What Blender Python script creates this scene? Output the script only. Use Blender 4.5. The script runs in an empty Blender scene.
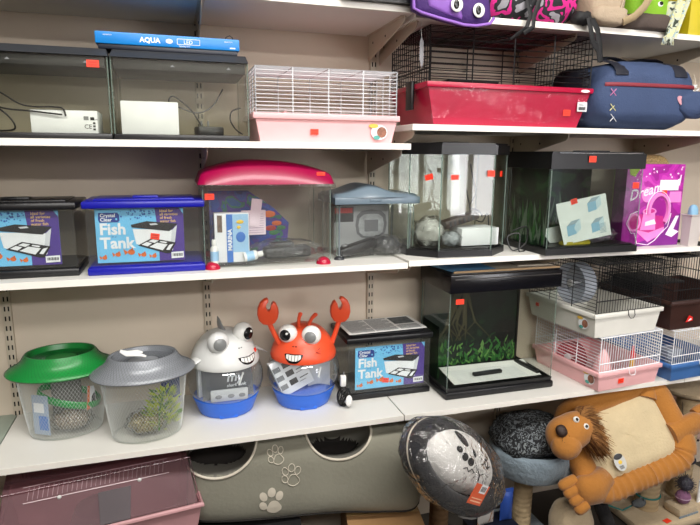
import bpy, bmesh, math, random
from mathutils import Vector, Matrix, Euler, noise
random.seed(7)
PI = math.pi
sc = bpy.context.scene
COL = sc.collection
# ------------------------------------------------------------------ materials
def lin(c):
    c = c / 255.0
    return c / 12.92 if c <= 0.04045 else ((c + 0.055) / 1.055) ** 2.4
def rgb(t, a=1.0):
    return (lin(t[0]), lin(t[1]), lin(t[2]), a)
MATS = {}
def nt(name):
    m = bpy.data.materials.new(name); m.use_nodes = True
    n = m.node_tree.nodes; l = m.node_tree.links; n.clear()
    out = n.new('ShaderNodeOutputMaterial')
    return m, n, l, out
def mat(name, c, rough=0.5, metal=0.0, var=0.06, scale=14.0, bump=0.0, bscale=60.0, spec=0.5, sheen=0.0, emit=None, estr=0.0):
    if name in MATS: return MATS[name]
    m, n, l, out = nt(name)
    b = n.new('ShaderNodeBsdfPrincipled')
    b.inputs['Roughness'].default_value = rough
    b.inputs['Metallic'].default_value = metal
    b.inputs['Specular IOR Level'].default_value = spec
    if sheen: b.inputs['Sheen Weight'].default_value = sheen
    tc = n.new('ShaderNodeTexCoord')
    nz = n.new('ShaderNodeTexNoise'); nz.inputs['Scale'].default_value = scale; nz.inputs['Detail'].default_value = 3
    l.new(tc.outputs['Object'], nz.inputs['Vector'])
    cr = n.new('ShaderNodeValToRGB')
    base = rgb(c)
    cr.color_ramp.elements[0].position = 0.3; cr.color_ramp.elements[1].position = 0.7
    cr.color_ramp.elements[0].color = tuple(x * (1 - var) for x in base[:3]) + (1,)
    cr.color_ramp.elements[1].color = tuple(min(1, x * (1 + var)) for x in base[:3]) + (1,)
    l.new(nz.outputs['Fac'], cr.inputs['Fac']); l.new(cr.outputs['Color'], b.inputs['Base Color'])
    if bump:
        n2 = n.new('ShaderNodeTexNoise'); n2.inputs['Scale'].default_value = bscale; n2.inputs['Detail'].default_value = 4
        l.new(tc.outputs['Object'], n2.inputs['Vector'])
        bp = n.new('ShaderNodeBump'); bp.inputs['Strength'].default_value = bump; bp.inputs['Distance'].default_value = 0.01
        l.new(n2.outputs['Fac'], bp.inputs['Height']); l.new(bp.outputs['Normal'], b.inputs['Normal'])
    if emit:
        b.inputs['Emission Color'].default_value = rgb(emit); b.inputs['Emission Strength'].default_value = estr
    l.new(b.outputs[0], out.inputs[0])
    MATS[name] = m
    return m
def glass(name, tint=(236, 242, 238), refl=0.9, rough=0.02, milk=0.0, milkc=(230, 230, 230), bump=0.0, bscale=30):
    """thin clear sheet: what is behind shows through, a sheen by angle on top, optional milkiness (scratched plastic)"""
    if name in MATS: return MATS[name]
    m, n, l, out = nt(name)
    t = n.new('ShaderNodeBsdfTransparent'); t.inputs[0].default_value = rgb(tint)
    g = n.new('ShaderNodeBsdfGlossy'); g.inputs['Roughness'].default_value = rough
    lw = n.new('ShaderNodeLayerWeight'); lw.inputs['Blend'].default_value = 0.5
    pw_ = n.new('ShaderNodeMath'); pw_.operation = 'POWER'; pw_.inputs[1].default_value = 4.5
    l.new(lw.outputs['Facing'], pw_.inputs[0])
    mu = n.new('ShaderNodeMath'); mu.operation = 'MULTIPLY_ADD'; mu.inputs[1].default_value = 0.7 * refl; mu.inputs[2].default_value = 0.028 * refl
    l.new(pw_.outputs[0], mu.inputs[0])
    mx = n.new('ShaderNodeMixShader')
    l.new(mu.outputs[0], mx.inputs[0]); l.new(t.outputs[0], mx.inputs[1]); l.new(g.outputs[0], mx.inputs[2])
    if bump:
        tc = n.new('ShaderNodeTexCoord')
        n2 = n.new('ShaderNodeTexNoise'); n2.inputs['Scale'].default_value = bscale; n2.inputs['Detail'].default_value = 3
        n2.inputs['Distortion'].default_value = 1.5
        l.new(tc.outputs['Object'], n2.inputs['Vector'])
        bp = n.new('ShaderNodeBump'); bp.inputs['Strength'].default_value = bump; bp.inputs['Distance'].default_value = 0.02
        l.new(n2.outputs['Fac'], bp.inputs['Height'])
        l.new(bp.outputs['Normal'], g.inputs['Normal']); l.new(bp.outputs['Normal'], lw.inputs['Normal'])
    last = mx
    if milk:
        d = n.new('ShaderNodeBsdfPrincipled'); d.inputs['Base Color'].default_value = rgb(milkc); d.inputs['Roughness'].default_value = 0.3
        tc = n.new('ShaderNodeTexCoord')
        n3 = n.new('ShaderNodeTexNoise'); n3.inputs['Scale'].default_value = 9; n3.inputs['Detail'].default_value = 4
        l.new(tc.outputs['Object'], n3.inputs['Vector'])
        mr = n.new('ShaderNodeMapRange'); mr.inputs[3].default_value = milk * 0.8; mr.inputs[4].default_value = milk * 1.2
        l.new(n3.outputs['Fac'], mr.inputs[0])
        m2 = n.new('ShaderNodeMixShader'); l.new(mr.outputs[0], m2.inputs[0])
        l.new(mx.outputs[0], m2.inputs[1]); l.new(d.outputs[0], m2.inputs[2]); last = m2
    l.new(last.outputs[0], out.inputs[0])
    MATS[name] = m
    return m
def patches(name, cols, scale=10, rough=0.8, kind='noise', bump=0.2, stretch=(1, 1, 1)):
    """blotchy fabric: noise cut into flat colours (camouflage, animal print, printed scenes)"""
    if name in MATS: return MATS[name]
    m, n, l, out = nt(name)
    b = n.new('ShaderNodeBsdfPrincipled'); b.inputs['Roughness'].default_value = rough
    tc = n.new('ShaderNodeTexCoord'); mp = n.new('ShaderNodeMapping'); mp.inputs['Scale'].default_value = stretch
    l.new(tc.outputs['Object'], mp.inputs[0])
    if kind == 'noise':
        t = n.new('ShaderNodeTexNoise'); t.inputs['Detail'].default_value = 2; t.inputs['Distortion'].default_value = 0.6; o = t.outputs['Fac']
    else:
        t = n.new('ShaderNodeTexVoronoi'); o = t.outputs['Distance']
    t.inputs['Scale'].default_value = scale
    l.new(mp.outputs[0], t.inputs['Vector'])
    cr = n.new('ShaderNodeValToRGB'); cr.color_ramp.interpolation = 'CONSTANT' if kind != 'soft' else 'LINEAR'
    els = cr.color_ramp.elements
    while len(els) < len(cols): els.new(0.5)
    for e, (p, c) in zip(els, cols): e.position = p; e.color = rgb(c)
    l.new(o, cr.inputs[0]); l.new(cr.outputs[0], b.inputs['Base Color'])
    if bump:
        n2 = n.new('ShaderNodeTexNoise'); n2.inputs['Scale'].default_value = 90
        l.new(tc.outputs['Object'], n2.inputs['Vector'])
        bp = n.new('ShaderNodeBump'); bp.inputs['Strength'].default_value = bump; bp.inputs['Distance'].default_value = 0.01
        l.new(n2.outputs['Fac'], bp.inputs['Height']); l.new(bp.outputs['Normal'], b.inputs['Normal'])
    l.new(b.outputs[0], out.inputs[0])
    MATS[name] = m
    return m
def rope(name, c, freq=260):
    if name in MATS: return MATS[name]
    m, n, l, out = nt(name)
    b = n.new('ShaderNodeBsdfPrincipled'); b.inputs['Roughness'].default_value = 0.9
    tc = n.new('ShaderNodeTexCoord'); w = n.new('ShaderNodeTexWave'); w.bands_direction = 'Z'
    w.inputs['Scale'].default_value = freq / 6.28 * 1.0; w.inputs['Distortion'].default_value = 1.5; w.inputs['Detail'].default_value = 2
    l.new(tc.outputs['Object'], w.inputs['Vector'])
    cr = n.new('ShaderNodeValToRGB'); base = rgb(c)
    cr.color_ramp.elements[0].color = tuple(x * 0.62 for x in base[:3]) + (1,); cr.color_ramp.elements[1].color = base
    l.new(w.outputs['Fac'], cr.inputs[0]); l.new(cr.outputs[0], b.inputs['Base Color'])
    bp = n.new('ShaderNodeBump'); bp.inputs['Strength'].default_value = 0.6; bp.inputs['Distance'].default_value = 0.004
    l.new(w.outputs['Fac'], bp.inputs['Height']); l.new(bp.outputs['Normal'], b.inputs['Normal'])
    l.new(b.outputs[0], out.inputs[0])
    MATS[name] = m
    return m

# ------------------------------------------------------------------ mesh builder
class MB:
    def __init__(self, M=None):
        self.v = []; self.f = []; self.m = []; self.mats = []; self.M = M or Matrix.Identity(4)
    def mi(self, m):
        if m not in self.mats: self.mats.append(m)
        return self.mats.index(m)
    def add(self, vs, fs, m, M=None):
        o = len(self.v); T = self.M @ M if M else self.M
        self.v += [T @ Vector(p) for p in vs]; k = self.mi(m)
        for f in fs: self.f.append([i + o for i in f]); self.m.append(k)
        return self
    def box(self, x0, x1, y0, y1, z0, z1, m, bev=0.0, seg=2, M=None):
        if bev <= 0:
            vs = [(x, y, z) for x in (x0, x1) for y in (y0, y1) for z in (z0, z1)]
            return self.add(vs, [(0, 1, 3, 2), (4, 6, 7, 5), (0, 4, 5, 1), (2, 3, 7, 6), (0, 2, 6, 4), (1, 5, 7, 3)], m, M)
        bm = bmesh.new(); bmesh.ops.create_cube(bm, size=1)
        for p in bm.verts:
            p.co = ((x0 + x1) / 2 + p.co.x * (x1 - x0), (y0 + y1) / 2 + p.co.y * (y1 - y0), (z0 + z1) / 2 + p.co.z * (z1 - z0))
        bev = min(bev, 0.49 * min(x1 - x0, y1 - y0, z1 - z0))
        bmesh.ops.bevel(bm, geom=list(bm.edges), offset=bev, segments=seg, profile=0.5, affect='EDGES')
        return self.addbm(bm, m, M)
    def addbm(self, bm, m, M=None):
        bm.verts.index_update()
        self.add([tuple(p.co) for p in bm.verts], [[q.index for q in f.verts] for f in bm.faces], m, M); bm.free(); return self
    def taper(self, b, t, z0, z1, m, bev=0.006, M=None):
        """box with other footprint below (b) than above (t): (x0,x1,y0,y1)"""
        bm = bmesh.new(); bmesh.ops.create_cube(bm, size=1)
        for p in bm.verts:
            r = t if p.co.z > 0 else b
            p.co = (r[0] if p.co.x < 0 else r[1], r[2] if p.co.y < 0 else r[3], z1 if p.co.z > 0 else z0)
        if bev: bmesh.ops.bevel(bm, geom=list(bm.edges), offset=bev, segments=2, profile=0.5, affect='EDGES')
        return self.addbm(bm, m, M)
    def tray(self, b, t, z0, z1, th, m, M=None):
        """open-topped tapered tray with wall thickness th"""
        def ring(r, z, i=0): return [(r[0] + i, r[2] + i, z), (r[1] - i, r[2] + i, z), (r[1] - i, r[3] - i, z), (r[0] + i, r[3] - i, z)]
        vs = ring(b, z0) + ring(t, z1) + ring(t, z1, th) + ring(b, z0 + th, th)
        fs = [(3, 2, 1, 0), (12, 13, 14, 15)]
        for k in range(3):
            for i in range(4): fs.append((k * 4 + i, k * 4 + (i + 1) % 4, k * 4 + 4 + (i + 1) % 4, k * 4 + 4 + i))
        return self.add(vs, fs, m, M)
    def bar(self, p, q, r, m, n=4, M=None):
        p = Vector(p); q = Vector(q); d = (q - p)
        if d.length < 1e-6: return self
        d.normalize(); a = d.orthogonal().normalized(); b = d.cross(a)
        vs = []
        for c in (p, q):
            for i in range(n):
                w = 2 * PI * i / n + PI / 4; vs.append(c + (a * math.cos(w) + b * math.sin(w)) * r)
        fs = [(i, (i + 1) % n, n + (i + 1) % n, n + i) for i in range(n)] + [tuple(range(n))[::-1], tuple(range(n, 2 * n))]
        return self.add(vs, fs, m, M)
    def tube(self, pts, r, m, n=6, closed=False, flat=1.0, up=None, M=None):
        pts = [Vector(p) for p in pts]; N = len(pts); vs = []; fs = []
        prev = None
        for i, p in enumerate(pts):
            if closed: t = pts[(i + 1) % N] - pts[i - 1]
            else: t = pts[min(i + 1, N - 1)] - pts[max(i - 1, 0)]
            t = t.normalized() if t.length > 1e-9 else Vector((0, 0, 1))
            if up is not None: a = Vector(up) - t * t.dot(Vector(up)); a = a.normalized() if a.length > 1e-5 else t.orthogonal().normalized()
            elif prev is None: a = t.orthogonal().normalized()
            else:
                a = prev - t * t.dot(prev); a = a.normalized() if a.length > 1e-6 else t.orthogonal().normalized()
            prev = a; b = t.cross(a); rr = r[i] if isinstance(r, (list, tuple)) else r
            for k in range(n):
                w = 2 * PI * k / n; vs.append(p + a * math.cos(w) * rr + b * math.sin(w) * rr * flat)
        R = N if closed else N - 1
        for i in range(R):
            j = (i + 1) % N
            for k in range(n): fs.append((i * n + k, i * n + (k + 1) % n, j * n + (k + 1) % n, j * n + k))
        if not closed: fs += [tuple(range(n))[::-1], tuple(range((N - 1) * n, N * n))]
        return self.add(vs, fs, m, M)
    def ribbon(self, pts, w, th, m, side=(1, 0, 0)):
        return self.tube(pts, w / 2, m, n=8, flat=th / w, up=side)
    def grid(self, fn, nu, nv, m, cu=False, cv=False, M=None):
        U = nu if cu else nu + 1; V = nv if cv else nv + 1
        vs = [fn(i / nu, j / nv) for i in range(U) for j in range(V)]
        fs = []
        for i in range(nu):
            for j in range(nv):
                a, b = i, (i + 1) % U; c, d = j, (j + 1) % V
                fs.append((a * V + c, b * V + c, b * V + d, a * V + d))
        return self.add(vs, fs, m, M)
    def lathe(self, prof, m, n=40, sx=1, sy=1, c=(0, 0, 0), M=None):
        k = len(prof) - 1
        def fn(u, v):
            r, z = prof[round(v * k)]; a = 2 * PI * u
            return (c[0] + r * math.cos(a) * sx, c[1] + r * math.sin(a) * sy, c[2] + z)
        self.grid(fn, n, k, m, cu=True, M=M)
        return self
    def ell(self, c, r, m, nu=24, nv=14, M=None, e=1.0):
        def s(x): return math.copysign(abs(x) ** e, x)
        def fn(u, v):
            a = 2 * PI * u; b = PI * (v - 0.5)
            return (c[0] + r[0] * s(math.cos(b)) * s(math.cos(a)), c[1] + r[1] * s(math.cos(b)) * s(math.sin(a)), c[2] + r[2] * s(math.sin(b)))
        return self.grid(fn, nu, nv, m, cu=True, M=M)
    def torus(self, c, R, r, m, sx=1, sy=1, n=40, k=8, M=None):
        return self.tube([(c[0] + R * sx * math.cos(2 * PI * i / n), c[1] + R * sy * math.sin(2 * PI * i / n), c[2]) for i in range(n)], r, m, n=k, closed=True, up=(0, 0, 1), M=M)
    def prism(self, pts, y0, y1, m, M=None):
        """polygon in x,z extruded from y0 to y1"""
        n = len(pts)
        vs = [(x, y0, z) for x, z in pts] + [(x, y1, z) for x, z in pts]
        fs = [tuple(range(n)), tuple(range(n, 2 * n))[::-1]] + [(i, n + i, n + (i + 1) % n, (i + 1) % n) for i in range(n)]
        return self.add(vs, fs, m, M)
    def vprism(self, pts, z0, z1, m, M=None):
        n = len(pts)
        vs = [(x, y, z0) for x, y in pts] + [(x, y, z1) for x, y in pts]
        fs = [tuple(range(n))[::-1], tuple(range(n, 2 * n))] + [(i, (i + 1) % n, n + (i + 1) % n, n + i) for i in range(n)]
        return self.add(vs, fs, m, M)
    def text(self, s, size, x, z, y, m, bold=0.0, shear=0.0, align='LEFT', M=None):
        """flat lettering in the x,z plane, facing -y"""
        cu = bpy.data.curves.new('lettering', 'FONT'); cu.body = s; cu.size = size; cu.offset = bold; cu.shear = shear; cu.align_x = align
        cu.resolution_u = 2
        ob = bpy.data.objects.new('lettering', cu); COL.objects.link(ob)
        dg = bpy.context.evaluated_depsgraph_get()
        me = bpy.data.meshes.new_from_object(ob.evaluated_get(dg))
        vs = [(x + p.co.x, y, z + p.co.y) for p in me.vertices]; fs = [list(p.vertices) for p in me.polygons]
        bpy.data.objects.remove(ob); bpy.data.curves.remove(cu); bpy.data.meshes.remove(me)
        return self.add(vs, fs, m, M)
    def disc(self, x, z, y, rx, rz, m, n=20, M=None, rot=0.0):
        vs = []
        for i in range(n):
            a, b = rx * math.cos(2 * PI * i / n), rz * math.sin(2 * PI * i / n)
            vs.append((x + a * math.cos(rot) - b * math.sin(rot), y, z + a * math.sin(rot) + b * math.cos(rot)))
        return self.add(vs, [tuple(range(n))], m, M)
    def build(self, name, parent=None, smooth=35):
        me = bpy.data.meshes.new(name)
        me.from_pydata([tuple(p) for p in self.v], [], self.f)
        for m in self.mats: me.materials.append(m)
        me.polygons.foreach_set('material_index', self.m)
        if smooth:
            me.polygons.foreach_set('use_smooth', [True] * len(me.polygons))
            me.set_sharp_from_angle(angle=math.radians(smooth))
        me.validate(); me.update()
        o = bpy.data.objects.new(name, me); COL.objects.link(o)
        if parent: o.parent = parent
        return o
def tag(o, label, cat, group=None, kind=None):
    o['label'] = label; o['category'] = cat
    if group: o['group'] = group
    if kind: o['kind'] = kind
    return o
def thing(name, label, cat, loc=(0, 0, 0), rz=0.0, group=None, rot=None):
    o = bpy.data.objects.new(name, None); COL.objects.link(o); o.empty_display_size = 0.05
    o.location = loc; o.rotation_euler = rot or (0, 0, rz)
    return tag(o, label, cat, group)
def struct(o): o['kind'] = 'structure'; return o
def T(x, y, z): return Matrix.Translation((x, y, z))
def R(ax, deg): return Matrix.Rotation(math.radians(deg), 4, ax)
def sticker(parent, x, z, y=-0.0006, w=0.02, h=0.013, m=None, M=None, rot=0):
    b = MB(M); mm = m or STICK
    b.box(-w / 2, w / 2, y - 0.0004, y, -h / 2, h / 2, mm, M=T(x, 0, z) @ R('Y', rot))
    for k in (-1, 1):
        b.box(-w * 0.32, w * 0.32, y - 0.0007, y - 0.0003, k * h * 0.2 - h * 0.07, k * h * 0.2 + h * 0.07, STICK_INK, M=T(x, 0, z) @ R('Y', rot))
    return b.build('price_sticker', parent, 0)

# ------------------------------------------------------------------ palette
STICK = mat('sticker_orange_red', (250, 62, 34), 0.5)
STICK_INK = mat('sticker_ink', (190, 40, 25), 0.6)
WHITE = mat('white_plastic', (226, 226, 224), 0.4)
WHITE_CARD = mat('white_card', (225, 227, 230), 0.7)
PAPER = mat('white_paper', (232, 232, 228), 0.75)
BLACK = mat('black_plastic', (14, 14, 17), 0.35)
BLACKM = mat('black_matt', (20, 20, 22), 0.7)
CABLE = mat('black_cable', (12, 12, 13), 0.45)
GREY = mat('grey_plastic', (120, 122, 124), 0.4)
MIDGREY = mat('grey_ink', (120, 122, 126), 0.7)
SHELF = mat('white_melamine', (222, 220, 214), 0.38, var=0.02, scale=5)
EDGE = mat('white_edge_band', (236, 232, 224), 0.4, var=0.02)
METAL = mat('cream_steel', (196, 184, 166), 0.4, metal=0.0, var=0.03)
SLOT = mat('slot_black', (22, 20, 18), 0.8)
WALLM = mat('beige_wall_paint', (210, 196, 178), 0.75, var=0.03, scale=3, bump=0.05, bscale=40)
GLASS = glass('tank_glass', (248, 252, 250), 1.0)
GLASS_EDGE = glass('glass_edge', (205, 222, 212), 1.6, milk=0.3, milkc=(178, 196, 188))
CLEAR = glass('clear_plastic', (250, 251, 250), 1.0, milk=0.015)
FILM = glass('plastic_film', (250, 250, 250), 2.2, rough=0.1, milk=0.02, bump=0.9, bscale=28)
# ------------------------------------------------------------------ setting
ZB, ZM, ZT, ZTT, ZTR, ZTTR, ZMR = 0.653, 1.167, 1.534, 1.923, 1.592, 1.911, 1.173
U = [-0.524, 0.094, 0.694, 1.277, 1.872]
YW, YF, TH = 2.0, 1.632, 0.018
struct(MB().box(-2.6, 6.0, YW, YW + 0.1, 0, 3.0, WALLM).build('wall_back', None, 0))
struct(MB().box(-2.6, 6.0, -4.6, YW, -0.1, 0, mat('dark_floor', (58, 54, 50), 0.5, bump=0.05)).build('floor', None, 0))
struct(MB().box(-2.6, 6.0, -4.6, YW + 0.1, 3.0, 3.1, mat('ceiling_white', (205, 202, 196), 0.8)).build('ceiling', None, 0))
struct(MB().box(-2.6, 3.6, -4.7, -4.6, 0, 3.0, mat('far_wall_paint', (150, 143, 136), 0.8)).build('wall_front', None, 0))
struct(MB().box(-2.7, -2.6, -4.7, YW + 0.1, 0, 3.0, MATS['far_wall_paint']).build('wall_left', None, 0))
struct(MB().box(6.0, 6.1, -4.7, YW + 0.1, 0, 3.0, MATS['far_wall_paint']).build('wall_right', None, 0))

# behind the viewer: unseen partition added to shade the bottom level, and shop-front windows
struct(MB().box(-2.6, 1.7, -0.95, -0.75, 0, 1.72, mat('light_blocker_panel', (150, 142, 134), 0.7)).build('light_blocker', None, 0))
struct(MB().box(1.7, 5.9, -0.95, -0.75, 0, 0.95, MATS['light_blocker_panel']).build('light_blocker_low', None, 0))
def window(n, x0, x1, z0, z1, e):
    b = MB(); b.box(x0, x1, -4.6, -4.585, z0, z1, mat('daylight_glazing_%d' % n, (255, 255, 255), 0.5, var=0, emit=(248, 246, 250), estr=e)); b = struct(b.build('window_%d' % n, None, 0))
    f = MB(); k = 5
    for i in range(k + 1): xx = x0 + (x1 - x0) * i / k; f.box(xx - 0.04, xx + 0.04, -4.585, -4.54, z0 - 0.04, z1 + 0.04, WHITE)
    for zz in (z0, z0 + (z1 - z0) * 0.62, z1): f.box(x0, x1, -4.585, -4.545, zz - 0.035, zz + 0.035, WHITE)
    f.build('window_frame', b, 0)
window(1, 2.9, 5.0, 0.6, 2.6, 7.5)

def upright(x, label, z0=0.05, z1=2.6):
    t = thing('wall_upright', label, 'shelf upright', (x, YW, 0), group='slotted wall uprights')
    MB().box(-0.0125, 0.0125, -0.012, 0, z0, z1, METAL, 0.001).build('channel', t)
    s = MB(); z = 0.3
    while z < 2.2:
        for dx in (-0.0055, 0.0055): s.box(dx - 0.0021, dx + 0.0021, -0.0126, -0.0118, z, z + 0.0155, SLOT)
        z += 0.032
    o = s.build('slot', t, 0); o['kind'] = 'stuff'
ul = ['slotted cream wall upright at left end of the white shelves', 'slotted cream wall upright rising behind the shark-shaped tank',
      'slotted cream wall upright behind the fish tank with a printed sheet on its lid', 'slotted cream wall upright behind the two large black-lidded tanks of the third shelf',
      'slotted cream wall upright at far right behind the golden bag']
for x, lb in zip(U, ul): upright(x, lb)

def shelf(x0, x1, z, br, label, yf=YF, m=SHELF):
    t = thing('shelf', label, 'shelf', (x0, YW, z), group='white wall shelves')
    w = x1 - x0
    MB().box(0, w, yf - YW + 0.0012, -0.002, -TH, 0, m, 0.0008, 1).build('board', t)
    MB().box(0, w, yf - YW - 0.0006, yf - YW + 0.0008, -TH, 0, EDGE).build('edge_band', t, 0)
    for bx in br:
        p = [(0.013, -TH), (0.335, -TH), (0.338, -TH - 0.012), (0.325, -TH - 0.022), (0.013, -TH - 0.085)]
        b = MB(T(bx - x0, 0, 0) @ R('Z', -90))
        b.prism(p, -0.0015, 0.0015, METAL)
        b.box(0.013, 0.33, -0.009, 0.009, -TH - 0.002, -TH - 0.0002, METAL)
        for hx in (0.06, 0.18): b.M = T(bx - x0, 0, 0); b.ell((-0.0018, -hx, -TH - 0.03), (0.0012, 0.004, 0.004), SLOT, 10, 6); b.M = T(bx - x0, 0, 0) @ R('Z', -90)
        b.build('bracket', t)
    return t
shelf(U[0], U[2] - 0.002, ZB, (U[0], U[1], U[2] - 0.02), 'white lower shelf board holding the mesh pots and the shark and crab tanks')
shelf(U[0], U[2] - 0.002, ZM, (U[0], U[1], U[2] - 0.02), 'white shelf board holding the red-lidded tank and the boxed fish tanks')
shelf(U[0], U[2] - 0.002, ZT, (U[0], U[1], U[2] - 0.02), 'white shelf board holding two black aquariums and a pink wire cage')
shelf(U[0], U[2] - 0.002, ZTT, (U[0], U[1], U[2] - 0.02), 'white topmost shelf board above the blue lamp carton and black aquariums')
shelf(U[2] + 0.002, U[4], ZB, (U[2] + 0.02, U[3], U[4] - 0.01), 'white lower shelf board holding the open black-lidded aquarium and hamster cages')
shelf(U[2] + 0.002, U[4], ZMR, (U[2] + 0.02, U[3], U[4] - 0.01), 'white shelf board holding the bow tank, leaflet tank and magenta box')
shelf(U[2] + 0.002, U[4], ZTR, (U[2] + 0.02, U[3], U[4] - 0.01), 'white shelf board holding the red-based wire cage and blue holdall')
shelf(U[2] + 0.002, U[4], ZTTR, (U[2] + 0.02, U[3], U[4] - 0.01), 'white topmost shelf board carrying the purple, camouflage and green bags')
shelf(U[4] + 0.003, 2.9, ZB, (2.4,), 'white lower shelf board beyond the hamster cages at far right')
shelf(U[4] + 0.003, 2.9, ZTR, (2.4,), 'white shelf board continuing past the blue holdall at far right')
shelf(U[4] + 0.003, 2.9, ZTTR, (2.4,), 'white topmost shelf board continuing past the yellow carton')
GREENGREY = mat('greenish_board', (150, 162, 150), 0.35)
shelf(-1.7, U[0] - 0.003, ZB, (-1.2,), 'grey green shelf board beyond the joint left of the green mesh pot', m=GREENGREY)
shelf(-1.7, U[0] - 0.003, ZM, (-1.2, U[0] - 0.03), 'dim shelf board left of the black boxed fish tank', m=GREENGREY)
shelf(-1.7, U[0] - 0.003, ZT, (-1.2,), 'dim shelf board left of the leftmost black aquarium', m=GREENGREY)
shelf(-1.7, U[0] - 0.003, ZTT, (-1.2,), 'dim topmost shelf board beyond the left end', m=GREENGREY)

# ------------------------------------------------------------------ tanks
def glass_box(w, d, z0, z1, parent, m=GLASS, th=0.004, edge=GLASS_EDGE, x0=0.0, y0=0.0, names=('front_pane', 'left_pane', 'right_pane', 'back_pane'), skip=()):
    P = {'front_pane': (x0, x0 + w, y0, y0 + th), 'left_pane': (x0, x0 + th, y0 + th, y0 + d - th), 'right_pane': (x0 + w - th, x0 + w, y0 + th, y0 + d - th), 'back_pane': (x0, x0 + w, y0 + d - th, y0 + d)}
    for k in names:
        if k in skip: continue
        a = P[k]; b = MB(); b.box(a[0], a[1], a[2], a[3], z0, z1, m)
        if k in ('front_pane', 'back_pane') and edge:
            for xx in (a[0], a[1]): b.bar((xx, (a[2] + a[3]) / 2, z0), (xx, (a[2] + a[3]) / 2, z1), 0.0016, edge)
        b.build(k, parent, 0)

SKY = mat('card_sky_blue', (112, 192, 236), 0.35)
PURP = mat('card_purple', (74, 52, 138), 0.35)
NAVY = mat('card_navy', (24, 58, 140), 0.35)
BUB = mat('card_bubbles', (40, 96, 176), 0.35)
CW = mat('card_white', (232, 236, 240), 0.4)
CG = mat('card_pale_grey', (205, 210, 216), 0.4)
CO = mat('card_orange_fish', (214, 104, 38), 0.4)
CY = mat('card_gold', (230, 190, 120), 0.4)
CK = mat('card_black', (26, 26, 30), 0.4)
def label_card(parent, x0, z0, W, H, y, st=None):
    b = MB()
    def pt(u, v): return (x0 + u * W, z0 + (1 - v) * H)
    def poly(uv, m, k): b.add([(pt(u, v)[0], y - 0.0004 * k, pt(u, v)[1]) for u, v in uv][::-1], [tuple(range(len(uv)))], m)
    def txt(s, size, u, v, m, k, bold=0.0, sh=0): b.text(s, size * H, pt(u, v)[0], pt(u, v)[1], y - 0.0004 * k, m, bold * H, sh)
    b.box(x0, x0 + W, y, y + 0.001, z0, z0 + H, SKY)
    poly([(0.67, 0), (0.95, 0), (1, 0.12), (1, 1), (0.7, 1), (0.7, 0.5)], PURP, 1)
    rnd = random.Random(3)
    for i in range(46):
        u, v = 0.28 + rnd.random() * 0.38, abs(rnd.gauss(0, 0.09)); r = 0.004 + rnd.random() * 0.008
        if v < 0.25:
            c = pt(u, v + 0.02); b.disc(c[0], c[1], y - 0.0005, r * W, r * W, BUB, 8)
    poly([(0.04, 0.07), (0.25, 0.07), (0.27, 0.12), (0.27, 0.22), (0.25, 0.25), (0.05, 0.25), (0.035, 0.2)], NAVY, 1)
    txt('Crystal', 0.09, 0.055, 0.15, CW, 2, 0.002); txt('Clear', 0.09, 0.055, 0.228, CW, 2, 0.002)
    b.disc(*pt(0.235, 0.19), y - 0.0008, 0.012 * W, 0.012 * W, SKY, 10)
    txt('Fish', 0.29, 0.04, 0.47, CW, 2, 0.009); txt('Tank', 0.29, 0.04, 0.73, CW, 2, 0.009)
    txt('in a', 0.06, 0.17, 0.53, NAVY, 2)
    for i, s in enumerate(('Ideal for', 'all varieties', 'of fresh', 'water fish')): txt(s, 0.072, 0.725, 0.075 + i * 0.065, CY, 3, 0.001)
    poly([(0.41, 0.38), (0.88, 0.42), (0.9, 0.34), (0.86, 0.8), (0.8, 0.86), (0.5, 0.7), (0.44, 0.66)], CW, 2)
    poly([(0.86, 0.42), (0.92, 0.33), (0.88, 0.72), (0.82, 0.84)], CG, 3)
    poly([(0.395, 0.3), (0.57, 0.24), (0.93, 0.3), (0.83, 0.44), (0.4, 0.35)], CK, 4)
    poly([(0.6, 0.29), (0.68, 0.28), (0.7, 0.31), (0.62, 0.32)], CG, 5)
    poly([(0.46, 0.69), (0.62, 0.56), (0.9, 0.66), (0.83, 0.86), (0.78, 0.86)], CK, 4)
    for q in ([(0.5, 0.68), (0.56, 0.63), (0.62, 0.66), (0.57, 0.715)], [(0.58, 0.62), (0.63, 0.585), (0.7, 0.61), (0.65, 0.655)], [(0.59, 0.725), (0.68, 0.65), (0.8, 0.69), (0.74, 0.8)], [(0.72, 0.62), (0.8, 0.645), (0.78, 0.67), (0.71, 0.64)], [(0.82, 0.7), (0.87, 0.68), (0.82, 0.8), (0.78, 0.79)]):
        poly(q, CW, 5)
    for u, v, s in ((0.08, 0.9, 0.8), (0.23, 0.85, 0.9), (0.38, 0.81, 1.2), (0.52, 0.87, 0.9), (0.64, 0.9, 0.8)):
        c = pt(u, v); b.disc(c[0], c[1], y - 0.0012, 0.034 * W * s, 0.045 * H * s, CO, 12)
        poly([(u - 0.03 * s, v), (u - 0.075 * s, v - 0.05 * s), (u - 0.06 * s, v + 0.045 * s)], CO, 3)
        poly([(u - 0.01, v - 0.03), (u + 0.015, v - 0.075 * s), (u + 0.025, v - 0.03)], CO, 3)
    poly([(0.84, 0.84), (0.985, 0.83), (0.985, 0.95), (0.84, 0.96)], CW, 6)
    for i in range(12):
        u = 0.855 + i * 0.0098; poly([(u, 0.865), (u + 0.004 + 0.002 * (i % 3), 0.865), (u + 0.004 + 0.002 * (i % 3), 0.92), (u, 0.92)], CK, 7)
    o = b.build('label_card', parent, 0)
    if st:
        c = pt(*st); sticker(parent, c[0], c[1], y - 0.0034, 0.024, 0.017, rot=8)
    return o
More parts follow.
